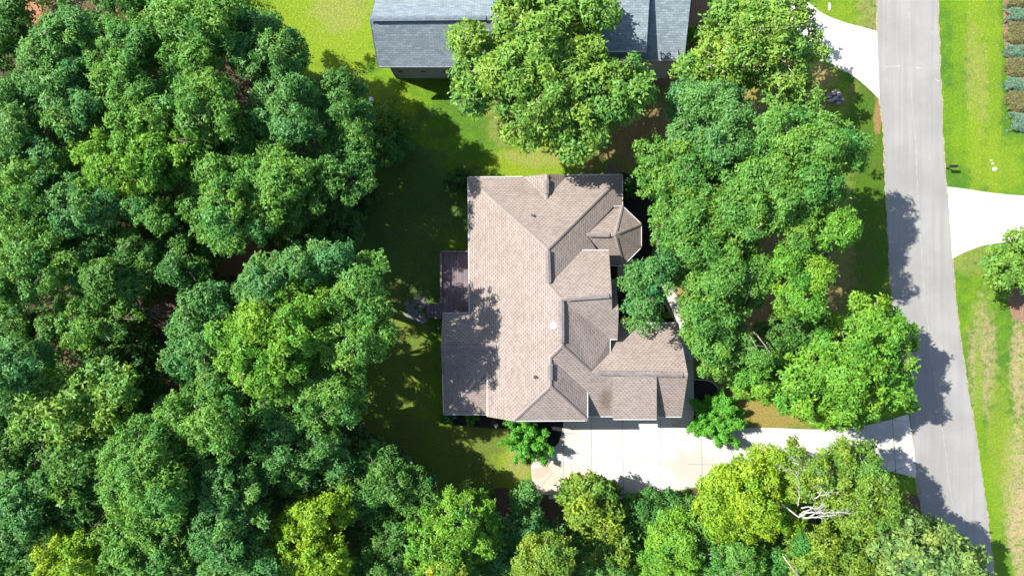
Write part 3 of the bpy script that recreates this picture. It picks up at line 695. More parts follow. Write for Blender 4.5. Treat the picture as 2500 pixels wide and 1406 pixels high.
def inpoly(x, y, poly):
    r = False; n = len(poly); j = n-1
    for i in range(n):
        xi, yi = poly[i]; xj, yj = poly[j]
        if (yi > y) != (yj > y) and x < (xj-xi)*(y-yi)/(yj-yi)+xi: r = not r
        j = i
    return r
def polydist(x, y, poly):
    d = 1e9; n = len(poly)
    for i in range(n):
        ax, ay = poly[i]; bx, by = poly[(i+1)%n]; L = (bx-ax)**2+(by-ay)**2+1e-9
        t_ = max(0, min(1, ((x-ax)*(bx-ax)+(y-ay)*(by-ay))/L)); d = min(d, math.hypot(x-ax-t_*(bx-ax), y-ay-t_*(by-ay)))
    return d
def oval(u0, v0, u1, v1, n=14, jit=.1):
    cu, cv, a, b_ = (u0+u1)/2, (v0+v1)/2, (u1-u0)/2, (v1-v0)/2
    return [(cu+a*math.cos(i*2*math.pi/n)*random.uniform(1-jit,1+jit)*1.04, cv+b_*math.sin(i*2*math.pi/n)*random.uniform(1-jit,1+jit)*1.04) for i in range(n)]
PAL = {  # base colours of the leaves; shade and partly dark have shadow put into the colour
 'blue': (0.094,0.240,0.054), 'mid': (0.112,0.265,0.042), 'bright': (0.135,0.305,0.030), 'lime': (0.200,0.340,0.020), 'olive': (0.160,0.270,0.032),
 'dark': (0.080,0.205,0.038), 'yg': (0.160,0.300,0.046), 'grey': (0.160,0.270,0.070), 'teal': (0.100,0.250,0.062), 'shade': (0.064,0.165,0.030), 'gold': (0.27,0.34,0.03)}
def tree(name, label, cat, poly, top, depth, pal, group=None, lobe=1.55, gap=1.0, dens=1.0, leaf=.255, under=.5, base=None, bark='bark', show=.12, flat=1.0):
    rng = RNG
    ex = (1.0 if (poly[0][0] > 1200 and poly[0][1] > 1040) else 1.12) if group == WOOD else (1.07 if group == YARD else 1.0)
    if group == WOOD and under == .5: under = .8
    cu = sum(p[0] for p in poly)/len(poly); cv = sum(p[1] for p in poly)/len(poly); poly = [(cu+(p[0]-cu)*ex, cv+(p[1]-cv)*ex) for p in poly]
    cu = sum(p[0] for p in poly)/len(poly); cv = sum(p[1] for p in poly)/len(poly)
    R = max(math.hypot(p[0]-cu, p[1]-cv) for p in poly)
    mid = top - depth*.5
    u0, u1 = min(p[0] for p in poly), max(p[0] for p in poly); v0, v1 = min(p[1] for p in poly), max(p[1] for p in poly)
    kpx = F/(H-mid)
    lobes = []
    tries = int((u1-u0)*(v1-v0)/40)+60
    for pas, (rs, mind) in enumerate(((1.0, 1.12), (0.6, .92))):
        for _ in range(tries):
            u = rng.uniform(u0,u1); v = rng.uniform(v0,v1)
            if not inpoly(u,v,poly): continue
            r = lobe*rs*rng.uniform(.72,1.25)
            ed = polydist(u,v,poly)
            if ed < r*kpx*(.62 if pas == 0 else .45): continue
            if any(math.hypot(u-l[0],v-l[1]) < (r+l[3])*.5*kpx*mind*gap for l in lobes): continue
            q = min(1.0, ed/(R*.62))
            h = top - depth*(1-q)**1.6*flat - r*.6 + rng.uniform(-1.9,1.0)
            if pas == 1: h -= rng.uniform(-.3,1.3)
            lobes.append((u,v,h,r))
    lobes = lobes[:]
    nl = len(lobes)
    low = []
    for _ in range(int(nl*under)):
        l = lobes[rng.integers(nl)]; low.append((l[0]+rng.uniform(-25,25), l[1]+rng.uniform(-25,25), l[2]-rng.uniform(2.2,4.2), l[3]*.9))
    if base is None: bu, bv = cu + rng.uniform(-15,15), cv + rng.uniform(-15,15); g = P(bu,bv,mid*.42)
    else: g = P(*base, 0)
    root = empty(name, (g.x, g.y, 0), label, cat, group)
    pts, nrm, hue = [], [], []
    for li, (u,v,h,r) in enumerate(lobes+low):
        if li >= nl and not inpoly(u,v,poly): continue
        c = np.array(P(u,v,h)); nb = max(6, int(11*r/1.4)); lh = rng.normal(0,.24)
        isl = li >= nl
        dd = rng.normal(0,1,(nb,3)); dd[:,2] = np.abs(dd[:,2])*.8 - .25; dd /= np.linalg.norm(dd,axis=1)[:,None]
        for d in dd:
            rb = r*rng.uniform(.28,.54); cb = c + d*r*rng.uniform(.5,.82)*np.array([1,1,.8])
            k = int(2.5*rb*rb*math.pi*14*dens*(.6 if isl else 1)*(0.33/leaf)**1.6)
            e = rng.normal(0,1,(k,3)); e[:,2] += .35; e /= np.linalg.norm(e,axis=1)[:,None]
            rr2 = rb*rng.uniform(.5,1.28,k)**.8
            pts.append(cb + e*rr2[:,None]*np.array([1,1,.85])); nrm.append(e*.6+d*.5); hue.append(np.full(k, lh+rng.normal(0,.10)) + rng.normal(0,.06,k))
    pts = np.concatenate(pts); nrm = np.concatenate(nrm); hue = np.concatenate(hue)
    ok = pts[:,2] > .15; pts, nrm, hue = pts[ok], nrm[ok], hue[ok]
    leaves(pts, nrm, leaf, PAL[pal], .24, hue, rng, M['leaf'], 'crown', root)
    # trunk and limbs
    tr_ = max(.12, min(.38, R/kpx*.055+.06)); fork = Vector((g.x*1.0, g.y*1.0, top*.42)); 
    mb = MB(); zt = min(l[2] for l in lobes)
    fork.z = min(fork.z, max(.4, zt-.8))
    crown_c = P(cu, cv, top-depth*.6)
    lead = Vector((fork.x*.4+crown_c.x*.6, fork.y*.4+crown_c.y*.6, (fork.z+crown_c.z)/2+.3))
    mb.tube([(g.x,g.y,-.1),(g.x+.05,g.y,fork.z*.15),(g.x-.04,g.y+.05,fork.z*.6),fork,lead,crown_c], [tr_*1.35,tr_,tr_*.88,tr_*.75,tr_*.5,tr_*.15], 8)
    for (u,v,h,r) in lobes:
        if rng.random() > .8: continue
        e = P(u,v,h-.1*r + (r*.9 if rng.random() < show else 0)); s = fork.lerp(lead, rng.uniform(0,.9)); 
        m_ = s.lerp(e,.55) + Vector((rng.uniform(-.3,.3),rng.uniform(-.3,.3),rng.uniform(-.2,.8)))
        mb.tube([s,m_,e], [tr_*.34,tr_*.2,.025], 5)
        for _ in range(2):
            f = e + Vector((rng.uniform(-1,1),rng.uniform(-1,1),rng.uniform(-.2,.6)))*r*.75; mb.tube([m_.lerp(e,.6), f], [.045,.012], 4)
    mb.build('trunk', M[bark], root, True)
    return root
WOOD = 'trees of the wood west and south of the house'
YARD = 'oaks of the front yard'
NLV = [0]
TREES = [
 # front yard and neighbours
 ('oak_tree','big loose light green oak overhanging the slate blue roof','oak',[(1205,0),(1300,-60),(1430,-50),(1512,0),(1500,45),(1445,65),(1480,105),(1470,150),(1548,130),(1600,180),(1575,235),(1548,300),(1500,300),(1460,345),(1445,385),(1395,412),(1360,400),(1350,365),(1290,378),(1245,345),(1215,290),(1200,245),(1165,290),(1108,262),(1104,200),(1122,150),(1083,100),(1110,62),(1160,62),(1200,100),(1215,60)],16.5,4.5,'yg',None,1.35,1.0,.95,.38,.35),
 ('oak_tree','open yellow-green oak at the white neighbouring driveway, top right','oak',[(1715,50),(1735,0),(1800,-50),(1930,-40),(1975,10),(1985,60),(2005,95),(2036,135),(2000,160),(1985,200),(2000,250),(1960,275),(1900,285),(1845,225),(1780,235),(1700,200),(1640,190),(1645,150),(1700,115)],13,4.0,'yg',None,1.2,1.1,.8,.38,.22,None,'palebark',.25),
 ('oak_tree','bluish green front yard oak just below the open yellow-green oak','oak',[(1640,205),(1700,195),(1790,215),(1828,250),(1825,300),(1850,350),(1850,420),(1780,440),(1700,420),(1640,360),(1650,290)],15,3.5,'teal',YARD,1.35,.98),
 ('oak_tree','rounded front yard oak nearest the rock heap','oak',[(1855,330),(1870,280),(1920,275),(1960,290),(2020,275),(2070,300),(2110,350),(2095,400),(2040,420),(2060,470),(2030,500),(1940,500),(1870,470),(1840,400)],17.5,4.0,'mid',YARD,1.45,1.0),
 ('oak_tree','dense oak reaching toward the faceted bay of the brown house','oak',[(1560,360),(1610,345),(1650,360),(1720,370),(1780,420),(1790,500),(1760,590),(1700,640),(1620,600),(1580,560),(1600,500),(1565,470),(1552,410)],15.5,4.0,'mid',YARD,1.35,.98),
 ('oak_tree','tall oak in the middle of the front yard canopy','oak',[(1790,420),(1860,400),(1960,420),(2050,440),(2045,500),(2000,540),(1960,600),(1900,600),(1880,560),(1800,600),(1760,540)],17.5,3.5,'mid',YARD,1.45,1.0),
 ('oak_tree','oak with a curved arm drooping over the garage roof corner','oak',[(1700,570),(1720,640),(1680,680),(1640,700),(1610,740),(1600,800),(1565,810),(1538,760),(1530,705),(1545,665),(1590,620),(1600,580),(1650,560)],13.5,2.6,'blue',YARD,1.3,.92),
 ('oak_tree','oak standing over the curved concrete walkway','oak',[(1700,610),(1760,590),(1830,600),(1880,660),(1870,740),(1830,760),(1790,800),(1850,820),(1900,870),(1860,900),(1790,880),(1760,920),(1720,900),(1690,830),(1655,780),(1690,720),(1660,680)],14.5,4.0,'mid',YARD,1.4,.95),
 ('oak_tree','ragged oak with separate tufts at the shaded street side of the front yard','oak',[(2020,540),(2060,525),(2090,570),(2075,615),(2030,600),(2000,630),(2025,670),(2010,730),(1980,775),(1910,750),(1890,690),(1860,660),(1900,620),(1960,610)],16,3,'bright',YARD,1.2,1.0),
 ('tree','dark low tree in shade between the walkway oak and the big rounded lime tree','tree',[(1880,760),(1960,770),(2040,760),(2080,800),(2040,860),(1930,880),(1860,900),(1800,960),(1780,900),(1830,840)],9.5,2.5,'dark',None,1.2,.95),
 ('maple_tree','big rounded bright green tree between the driveway and the street','tree',[(2010,790),(2060,760),(2090,718),(2150,715),(2185,760),(2230,800),(2246,880),(2225,950),(2235,990),(2150,1015),(2050,1050),(1960,1030),(1900,1000),(1880,940),(1920,870),(1990,850)],15,4.8,'bright',None,1.2,1.08,1.0,.34,0.3),
 ('tree','smaller bright tree tucked left of the big rounded one, above the driveway','tree',[(1785,900),(1850,880),(1910,890),(1935,940),(1905,990),(1860,985),(1800,965),(1780,935)],11,3.0,'bright',None,1.25,.9),
 ('tree','light green yard tree at the right edge beyond the street','tree',[(2385,640),(2440,600),(2455,570),(2500,560),(2580,560),(2640,640),(2600,720),(2500,705),(2460,700),(2410,690)],7.5,2.8,'yg',None,1.0,.95,1.0,.34,.4),
 # bottom edge, right of the centre
 ('tree','broad yellow-green tree leaning over the south edge of the driveway','tree',[(1710,1165),(1790,1120),(1840,1085),(1900,1080),(1925,1130),(1950,1200),(1960,1290),(1880,1320),(1790,1330),(1720,1290),(1690,1230)],14,4.0,'lime',WOOD,1.3,.95),
 ('locust_tree','tall feathery olive tree around the bleached dead limbs, by the street','tree',[(1910,1110),(1920,1062),(1960,1100),(2010,1085),(2080,1075),(2130,1090),(2160,1140),(2210,1170),(2215,1240),(2160,1300),(2080,1310),(2040,1270),(1990,1230),(1930,1230)],16,4.2,'olive',WOOD,1.2,1.0,.9,.3,.35,None,'palebark',.2),
 ('tree','yellow-olive tree at the bottom edge below the bleached dead limbs','tree',[(1930,1300),(2000,1265),(2080,1290),(2140,1300),(2160,1360),(2160,1450),(1950,1450),(1910,1370)],13,4,'olive',WOOD,1.3,.95),
 ('oak_tree','starry-leaved grey-green oak in the bottom right corner by the street','oak',[(2120,1330),(2160,1270),(2210,1230),(2250,1260),(2300,1275),(2350,1300),(2405,1350),(2400,1450),(2120,1450)],14.5,4.2,'grey',WOOD,1.25,1.0,.9,.4,.4),
 ('tree','deep green tree at the bottom edge between a lime tree and the olive ones','tree',[(1700,1250),(1770,1300),(1850,1320),(1930,1330),(1920,1450),(1690,1450)],12.5,3.2,'mid',WOOD,1.3,.95),
 ('tree','bright green tree at the bottom edge right of the tan-leaved one','tree',[(1590,1300),(1620,1250),(1690,1240),(1720,1310),(1730,1450),(1560,1450),(1570,1350)],12,3.2,'bright',WOOD,1.2,.95),
 ('tree','low dark green tree below the stone edge of the driveway','tree',[(1500,1215),(1580,1195),(1680,1200),(1700,1240),(1640,1290),(1580,1330),(1520,1300),(1470,1260)],4.5,2.5,'dark',WOOD,1.1,.95),
 ('oak_tree','brownish olive tree rising over the lower left corner of the driveway','tree',[(1350,1190),(1400,1160),(1480,1160),(1500,1215),(1530,1270),(1575,1340),(1520,1380),(1440,1370),(1390,1300),(1370,1240)],8.5,3.6,'olive',WOOD,1.2,1.0,.9,.36,.5,None,'palebark',.1),
 ('oak_tree','slender bluish green tree at the left corner of the driveway','tree',[(1255,1200),(1280,1165),(1310,1200),(1310,1260),(1350,1270),(1370,1310),(1300,1330),(1260,1380),(1240,1450),(1180,1450),(1200,1330),(1195,1270),(1240,1250)],9,3.6,'teal',WOOD,1.25,.92),
 ('oak_tree','olive oak at the bottom edge right of the bluish green one','tree',[(1280,1320),(1350,1290),(1400,1330),(1400,1450),(1240,1450),(1250,1370)],12,3,'olive',WOOD,1.25,.95),
 ('tree','dull green tree at the bottom edge below the brownish olive one','tree',[(1400,1370),(1470,1385),(1560,1370),(1590,1450),(1390,1450)],10.5,3,'dark',WOOD,1.2,.95),
 ('tree','fresh lime green tree at the bottom edge left of the bluish green one','tree',[(1005,1260),(1050,1220),(1110,1200),(1170,1215),(1205,1270),(1190,1340),(1160,1380),(1140,1450),(1030,1450),(1000,1340)],12.5,3.6,'bright',WOOD,1.1,1.02),
 ('tree','small golden yellow tree at the bottom edge between two green ones','tree',[(1050,1390),(1110,1350),(1140,1380),(1130,1450),(1040,1450)],11.5,1.5,'gold',WOOD,.9,.9),
 ('tree','glowing yellow-lime tree, the yellowest crown of the wood','tree',[(665,1300),(700,1240),(760,1200),(850,1205),(860,1260),(820,1300),(860,1340),(830,1450),(690,1450),(660,1360)],13.5,3.6,'lime',WOOD,1.1,.98),
 ('tree','shadowed green tree at the corner of the back lawn','tree',[(830,1130),(900,1080),(980,1110),(1050,1170),(1050,1210),(1010,1240),(940,1280),(870,1260),(830,1200)],11,3,'dark',WOOD,1.2,.95,0.85,.255,0.2),
 ('tree','dark tree at the bottom edge between the two lime crowns','tree',[(880,1320),(930,1280),(1000,1290),(1010,1360),(1020,1450),(860,1450),(850,1380)],10.5,3,'dark',WOOD,1.2,.95),
 ('tree','low leafy sapling on the dark edge of the back lawn','sapling',[(1150,1200),(1180,1185),(1205,1190),(1200,1215),(1165,1220)],2.2,.8,'mid',None,.6,.9),
 # lower left
 ('oak_tree','mid green oak at the bottom edge left of the yellow-lime crown','oak',[(450,1200),(500,1130),(560,1110),(620,1150),(650,1230),(640,1300),(660,1380),(650,1450),(480,1450),(470,1330)],15.5,4,'blue',WOOD,1.3,1.0),
 ('oak_tree','bright rounded oak left of the lower middle of the wood, pointed at its top','oak',[(240,1130),(290,1060),(345,1025),(400,1050),(450,1110),(460,1190),(440,1260),(350,1290),(270,1240),(235,1180)],17,4,'mid',WOOD,1.35,.95),
 ('oak_tree','green oak directly below the gap with fallen twigs','oak',[(390,1010),(440,960),(520,930),(570,960),(600,1040),(560,1110),(480,1130),(420,1080)],16.5,4,'mid',WOOD,1.35,.95),
 ('oak_tree','loose oak on the shaded lawn edge, lower left of the rear wing','oak',[(600,1080),(640,1020),(720,1000),(800,1030),(850,1080),(830,1150),(740,1190),(650,1200),(590,1150)],13,3.5,'blue',WOOD,1.3,1.0,0.75,.255,0.2),
 ('oak_tree','dark shaded oak above the yellow-lime crown','oak',[(640,1190),(720,1150),(820,1150),(880,1190),(840,1210),(740,1215),(680,1240),(640,1250)],10,3,'dark',WOOD,1.2,.95),
 ('maple_tree','yellow-green maple at the bottom left corner','maple',[(95,1330),(150,1295),(210,1300),(250,1350),(250,1450),(100,1450)],13.5,3,'lime',WOOD,1.1,.95),
 ('oak_tree','green oak at the bottom edge right of the corner maple','oak',[(240,1310),(300,1270),(380,1285),(450,1270),(480,1340),(470,1450),(250,1450)],14,3.5,'mid',WOOD,1.3,.98),
 ('oak_tree','pale green oak at the left edge above the corner maple','oak',[(-60,1200),(0,1170),(60,1160),(110,1200),(100,1280),(60,1340),(-60,1350)],15,3.5,'teal',WOOD,1.3,1.0),
 ('oak_tree','spreading olive-tipped oak with speckled leaves at the lower left','oak',[(40,950),(110,900),(180,920),(240,880),(310,900),(330,960),(300,1020),(220,1060),(130,1080),(50,1040)],15.5,4,'yg',WOOD,1.3,1.0,.8,.4),
 ('oak_tree','dim speckled oak left of the bright pointed oak','oak',[(110,1110),(200,1080),(240,1150),(240,1230),(200,1290),(110,1270),(90,1180)],13,3.5,'dark',WOOD,1.3,1.02,.8,.38),
 ('oak_tree','blue-green oak at the left edge below the middle','oak',[(-40,870),(30,830),(100,850),(130,900),(60,960),(0,1010),(-60,980)],15.5,3.5,'teal',WOOD,1.35,.98),
 ('tree','sunless tree at the left edge between two lighter oaks','tree',[(-60,1010),(30,1020),(90,1080),(80,1160),(-60,1170)],11,3,'dark',WOOD,1.3,1.0),
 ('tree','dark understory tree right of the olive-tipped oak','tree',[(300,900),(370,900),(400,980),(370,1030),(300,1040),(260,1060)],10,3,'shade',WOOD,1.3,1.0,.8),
 ('tree','bottom left corner tree, dull green beside the corner maple','tree',[(-60,1340),(60,1340),(100,1380),(100,1450),(-60,1450)],12,3,'dark',WOOD,1.3,1.0),
 # middle left
 ('oak_tree','bluish crown along the top of the big clump beside the back lawn','oak',[(590,690),(620,640),(680,610),(760,600),(840,610),(870,650),(800,690),(720,700),(660,750),(600,760)],17.5,3.2,'teal',WOOD,1.3,.95),
 ('oak_tree','vivid green oak in the heart of the clump beside the back lawn','oak',[(530,800),(570,770),(640,740),(700,700),(780,690),(800,760),(780,840),(740,900),(660,960),(600,930),(540,880)],18.5,3.6,'bright',WOOD,1.3,.95),
 ('oak_tree','vivid oak of the clump nearest the deck','oak',[(800,680),(870,650),(890,620),(945,640),(925,700),(950,760),(945,850),(890,890),(820,900),(780,840),(800,760)],17.6,4,'mid',WOOD,1.3,.95,0.78,.255,0.15),
 ('oak_tree','green oak on the left flank of the clump, beside the fallen twigs','oak',[(420,800),(450,730),(540,700),(600,730),(560,790),(530,870),(540,930),(480,950),(420,900)],15,3.8,'blue',WOOD,1.35,.95),
 ('oak_tree','yellow-tinged oak at the foot of the clump beside the back lawn','oak',[(640,970),(700,900),(780,880),(870,900),(890,960),(860,1030),(770,1070),(690,1040),(630,1010)],14.5,3.6,'mid',WOOD,1.3,.98,0.75,.255,0.15),
 # upper left
 ('oak_tree','sunlit oak with pale tips left of the deep dark hollow','oak',[(440,460),(500,400),(540,370),(590,390),(640,440),(630,520),(580,600),(510,600),(480,540)],16.5,4,'mid',WOOD,1.35,.95),
 ('oak_tree','rounded oak above the sandy clearing','oak',[(590,440),(640,370),(700,345),(760,400),(750,470),(700,530),(640,590),(590,540)],17,4,'mid',WOOD,1.35,.95),
 ('oak_tree','dark shaded oak leaning over the back lawn north of the deck','oak',[(760,420),(820,340),(890,370),(905,440),(870,490),(800,500),(740,560),(700,540)],16,4,'dark',WOOD,1.4,.95,0.85,.255,0.2),
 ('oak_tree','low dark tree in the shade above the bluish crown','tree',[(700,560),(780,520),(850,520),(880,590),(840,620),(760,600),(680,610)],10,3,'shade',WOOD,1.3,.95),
 ('oak_tree','oak with a lone yellow spray, facing the north lawn','oak',[(620,250),(660,190),(740,180),(790,230),(800,310),(740,350),(660,340),(610,310)],16,4,'blue',WOOD,1.35,.95),
 ('oak_tree','shadowed oak at the edge of the north lawn beside the white post','oak',[(790,200),(840,180),(890,230),(910,300),(900,360),(830,350),(790,300)],15,3.5,'dark',WOOD,1.4,.92,0.85,.255,0.2),
 ('tree','yellowish green bush-like tree right of the shadowed lawn edge oak','tree',[(890,310),(910,270),(960,260),(990,290),(960,330),(910,350)],6,2.5,'olive',WOOD,1.1,.9),
 ('tree','dark green bushy tree at the tip of the wood, nearest the lawn shadow','tree',[(930,340),(960,310),(1000,310),(1005,350),(970,390),(930,400),(900,370)],6.5,3,'dark',WOOD,1.2,.9),
 ('oak_tree','crown left of the oak with the yellow spray','oak',[(545,320),(560,280),(600,260),(620,310),(680,350),(640,380),(570,380)],15,3,'mid',WOOD,1.3,.92),
 ('oak_tree','pale-topped oak bordering the north lawn near the top edge','oak',[(570,80),(600,30),(650,40),(720,80),(745,150),(700,190),(640,190),(580,170)],16,4,'blue',WOOD,1.35,.97),
 ('oak_tree','tall oak at the top edge of the wood','oak',[(385,60),(390,-20),(470,-50),(560,-30),(590,20),(570,90),(530,160),(460,170),(400,130)],17,4,'mid',WOOD,1.4,.97),
 ('oak_tree','green oak below the sandy patch at the top edge','oak',[(225,150),(250,60),(300,40),(370,60),(390,130),(350,200),(300,230),(230,200)],17,4,'mid',WOOD,1.35,.97),
 ('oak_tree','double-crowned oak in the upper middle of the wood','oak',[(400,200),(430,160),(500,170),(560,210),(570,260),(540,330),(500,350),(440,300),(400,260)],17.5,3.5,'mid',WOOD,1.4,.97),
 ('oak_tree','upright oak crown just left of the double-crowned one','oak',[(270,300),(280,230),(340,200),(395,230),(410,300),(380,340),(310,340)],17.5,3.5,'mid',WOOD,1.35,.95),
 ('oak_tree','widest pale green oak of the wood, with a drooping fringe','oak',[(140,390),(200,340),(280,320),(340,300),(400,290),(470,330),(490,390),(430,440),(330,470),(240,480),(190,440)],17.5,4.5,'bright',WOOD,1.3,.95),
 ('oak_tree','hazy blue-green oak filling the upper left','oak',[(60,140),(110,60),(190,30),(230,100),(220,200),(260,280),(180,340),(80,300),(40,220)],17,4.5,'blue',WOOD,1.5,.95),
 ('oak_tree','blue-green oak at the left edge below the top corner','oak',[(-60,230),(20,190),(60,260),(100,320),(150,380),(60,400),(-60,330)],16,3.5,'blue',WOOD,1.4,.97),
 ('tree','dim tree in the top left corner','tree',[(-60,-40),(50,-40),(60,60),(40,150),(-60,200)],14,3.5,'dark',WOOD,1.3,1.0),
 ('oak_tree','oak at the left edge with yellowed lower tips','oak',[(-60,400),(30,380),(120,420),(150,480),(80,560),(-60,560)],16,4,'mid',WOOD,1.35,.97),
 ('oak_tree','small lit oak crown below the drooping fringe','oak',[(310,490),(360,480),(430,500),(440,550),(380,560),(310,530)],15.5,2.5,'mid',WOOD,1.3,.95),
 ('oak_tree','rounded oak left of the small lit crown','oak',[(75,450),(150,420),(230,470),(290,490),(280,550),(180,570),(90,530)],16,3.5,'blue',WOOD,1.35,.97),
 ('oak_tree','oak at the left edge halfway down','oak',[(-60,600),(40,550),(150,590),(180,660),(120,720),(30,740),(-60,700)],16.5,4,'mid',WOOD,1.35,.97),
 ('oak_tree','dusky oak right of the halfway left edge oak','oak',[(180,590),(260,560),(350,590),(370,660),(320,740),(220,740),(170,680)],14,3.5,'dark',WOOD,1.4,.98),
 ('oak_tree','dusky oak under the dark hollow, above the dead twigs','oak',[(370,600),(440,580),(520,620),(510,680),(440,700),(370,690)],12.5,3.5,'dark',WOOD,1.4,.98),
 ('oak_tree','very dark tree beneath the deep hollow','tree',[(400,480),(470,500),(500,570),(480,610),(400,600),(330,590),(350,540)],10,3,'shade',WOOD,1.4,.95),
 ('oak_tree','oak with one lit lime lobe beside the two pale sticks','oak',[(140,760),(200,730),(270,740),(330,770),(300,810),(220,850),(150,820)],14,3,'mid',WOOD,1.3,.98),
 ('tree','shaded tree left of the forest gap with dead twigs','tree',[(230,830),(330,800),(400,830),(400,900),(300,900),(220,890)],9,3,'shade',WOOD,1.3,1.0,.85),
 ('tree','murky tree at the left edge above the blue-green oak','tree',[(-60,740),(50,750),(130,770),(130,830),(60,840),(-60,850)],12,3,'dark',WOOD,1.3,1.0),
 ('tree','dim oak between the upright crown and the hazy blue-green oak','tree',[(390,330),(500,340),(560,300),(560,380),(520,440),(450,460)],12,3,'dark',WOOD,1.3,1.0),
 ('oak_tree','leafy tree at the top edge beside the sandy patch','tree',[(230,-50),(380,-50),(385,0),(340,30),(240,20)],14,3,'dark',WOOD,1.3,1.0),
]
DMUL = 1.0
for T in TREES:
    T = list(T); 
    tree(*T)

# low growth under the canopy of the wood: one mass nobody could count
FOREST = [(-60,-60),(560,-60),(600,60),(700,170),(760,300),(850,400),(860,500),(840,600),(860,760),(850,900),(860,1020),(960,1090),(1060,1190),(1180,1235),(1320,1240),(1500,1225),(1700,1215),(1760,1190),(1900,1190),(2150,1210),(2260,1290),(2320,1440),(-60,1440)]
GAPS = [(610,615,60,45),(560,655,60,34),(400,830,22,120),(75,25,40,40),(330,20,50,26),(590,650,40,20),(430,940,30,60)]
def undergrowth():
    rng = RNG; pts, nrm, hue = [], [], []
    for _ in range(3800):
        u = rng.uniform(-60,2320); v = rng.uniform(-60,1440)
        if not inpoly(u,v,FOREST): continue
        if any(((u-a)/c)**2+((v-b_)/d)**2 < 1 for a,b_,c,d in GAPS): continue
        h = rng.uniform(.8,6.0)*min(1, polydist(u,v,FOREST)/120+.3); r = rng.uniform(.6,1.4); c = np.array(P(u,v,h)); k = int(34*r*r)
        e = rng.normal(0,1,(k,3)); e[:,2] = np.abs(e[:,2])*.9-.2; e /= np.linalg.norm(e,axis=1)[:,None]
        pts.append(c+e*r*rng.uniform(.5,1.1,k)[:,None]*np.array([1,1,.7])); nrm.append(e); hue.append(np.full(k,rng.normal(0,.2)))
    pts = np.concatenate(pts); pts[:,2] = np.maximum(pts[:,2], .06)
    o = leaves(pts, np.concatenate(nrm), .32, PAL['dark'], .3, np.concatenate(hue), rng, M['leaf'], 'undergrowth', None)
    tag(o, 'dim leafy undergrowth filling the shade below the wood canopy', 'undergrowth', kind='stuff')
undergrowth()

# shrubs
def shrub(name, label, u, v, r, h, pal, arms=26, leaf=.22, group=None, dens=1.0, cat='shrub'):
    g = P(u, v, h*.6); root = empty(name, (g.x,g.y,0), label, cat, group); rng = RNG
    pts, nrm = [], []; mb = MB()
    for i in range(arms):
        a = rng.uniform(0, 2*math.pi); el = math.acos(rng.uniform(0.02,1.0)); L = rng.uniform(.6,1.2)
        tip = Vector((math.sin(el)*math.cos(a)*r*L, math.sin(el)*math.sin(a)*r*L, h*(.35+.65*math.cos(el)*L)))
        mb.tube([(g.x,g.y,0), (g.x+tip.x*.45,g.y+tip.y*.45,tip.z*.7), (g.x+tip.x,g.y+tip.y,tip.z)], [.04,.025,.01], 5)
        k = int(150*dens*r/2)
        t_ = rng.uniform(.15,1.0,k)**.7; c = np.array(tip)[None,:]*t_[:,None]*np.array([1,1,1]); c[:,2] = tip.z*(t_*(1.25-.25*t_))
        sp = (r*.075*(1.25-t_*.8))[:,None]
        off = rng.normal(0,1,(k,3))*sp; pts.append(c+off+np.array([g.x,g.y,0.05])); d = off + np.array(tip)[None,:]*.3*sp/ r; nrm.append(d/np.maximum(np.linalg.norm(d,axis=1)[:,None],1e-4))
    pts = np.concatenate(pts); nrm = np.concatenate(nrm); pts[:,2] = np.maximum(pts[:,2], .08)
    leaves(pts, nrm, leaf, PAL[pal], .25, rng.normal(0,.15,len(pts)), rng, M['leaf'], 'foliage', root)
    mb.build('stem', M['bark'], root); return root
PAL['crape'] = (0.105,0.335,0.036)
shrub('shrub', 'bushy bright green shrub at the left end of the driveway by the south wall', 1291,1072, 2.6, 3.2, 'crape', 62, .2)
shrub('shrub', 'bushy bright green shrub beside the garage walk, above the driveway', 1752,1032, 2.9, 3.4, 'crape', 70, .2)
shrub('shrub', 'dark rounded shrub at the upper left corner of the brown house', 1118,440, 1.3,2.0,'shade',34)
shrub('shrub', 'dark shrub at the upper right corner of the brown house', 1540,462, .95,1.4,'shade',26)
shrub('shrub', 'yellow-green shrub against the right end of the slate blue roof', 1684,88, 1.1,1.8,'lime',30)
shrub('shrub', 'small green shrub at the bottom of the rear wing, partly under its gutter', 1150,1022, .7,1.2,'mid',20)
shrub('shrub', 'small dark shrub at the lower left corner of the rear wing', 1092,1020, .8,1.4,'dark',20)
shrub('plant', 'tiny leafy plant in the black bed just right of the entry roof', 1519,750, .35,.6,'bright',10,.16,cat='plant')
shrub('plant', 'tiny leafy plant in the black bed inside the curve of the walkway', 1627,768, .38,.6,'bright',10,.16,cat='plant')
shrub('plant', 'small plant in the black bed beside the garage walk', 1722,975, .4,.5,'mid',10,.18,cat='plant')
shrub('shrub', 'reddish olive bush hanging over the stone edge of the driveway', 1400,1190, 1.2,2.0,'olive',30,.26,None,.7)
shrub('shrub', 'sparse bush on the stone edge right of the reddish olive bush', 1500,1190, 1.0,2.0,'olive',16,.24,None,.4)
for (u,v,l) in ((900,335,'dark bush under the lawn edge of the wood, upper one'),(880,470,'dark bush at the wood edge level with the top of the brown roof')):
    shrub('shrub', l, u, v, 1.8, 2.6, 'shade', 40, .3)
PAL['juniper'] = (0.14,0.25,0.165); PAL['heath'] = (0.185,0.18,0.075)
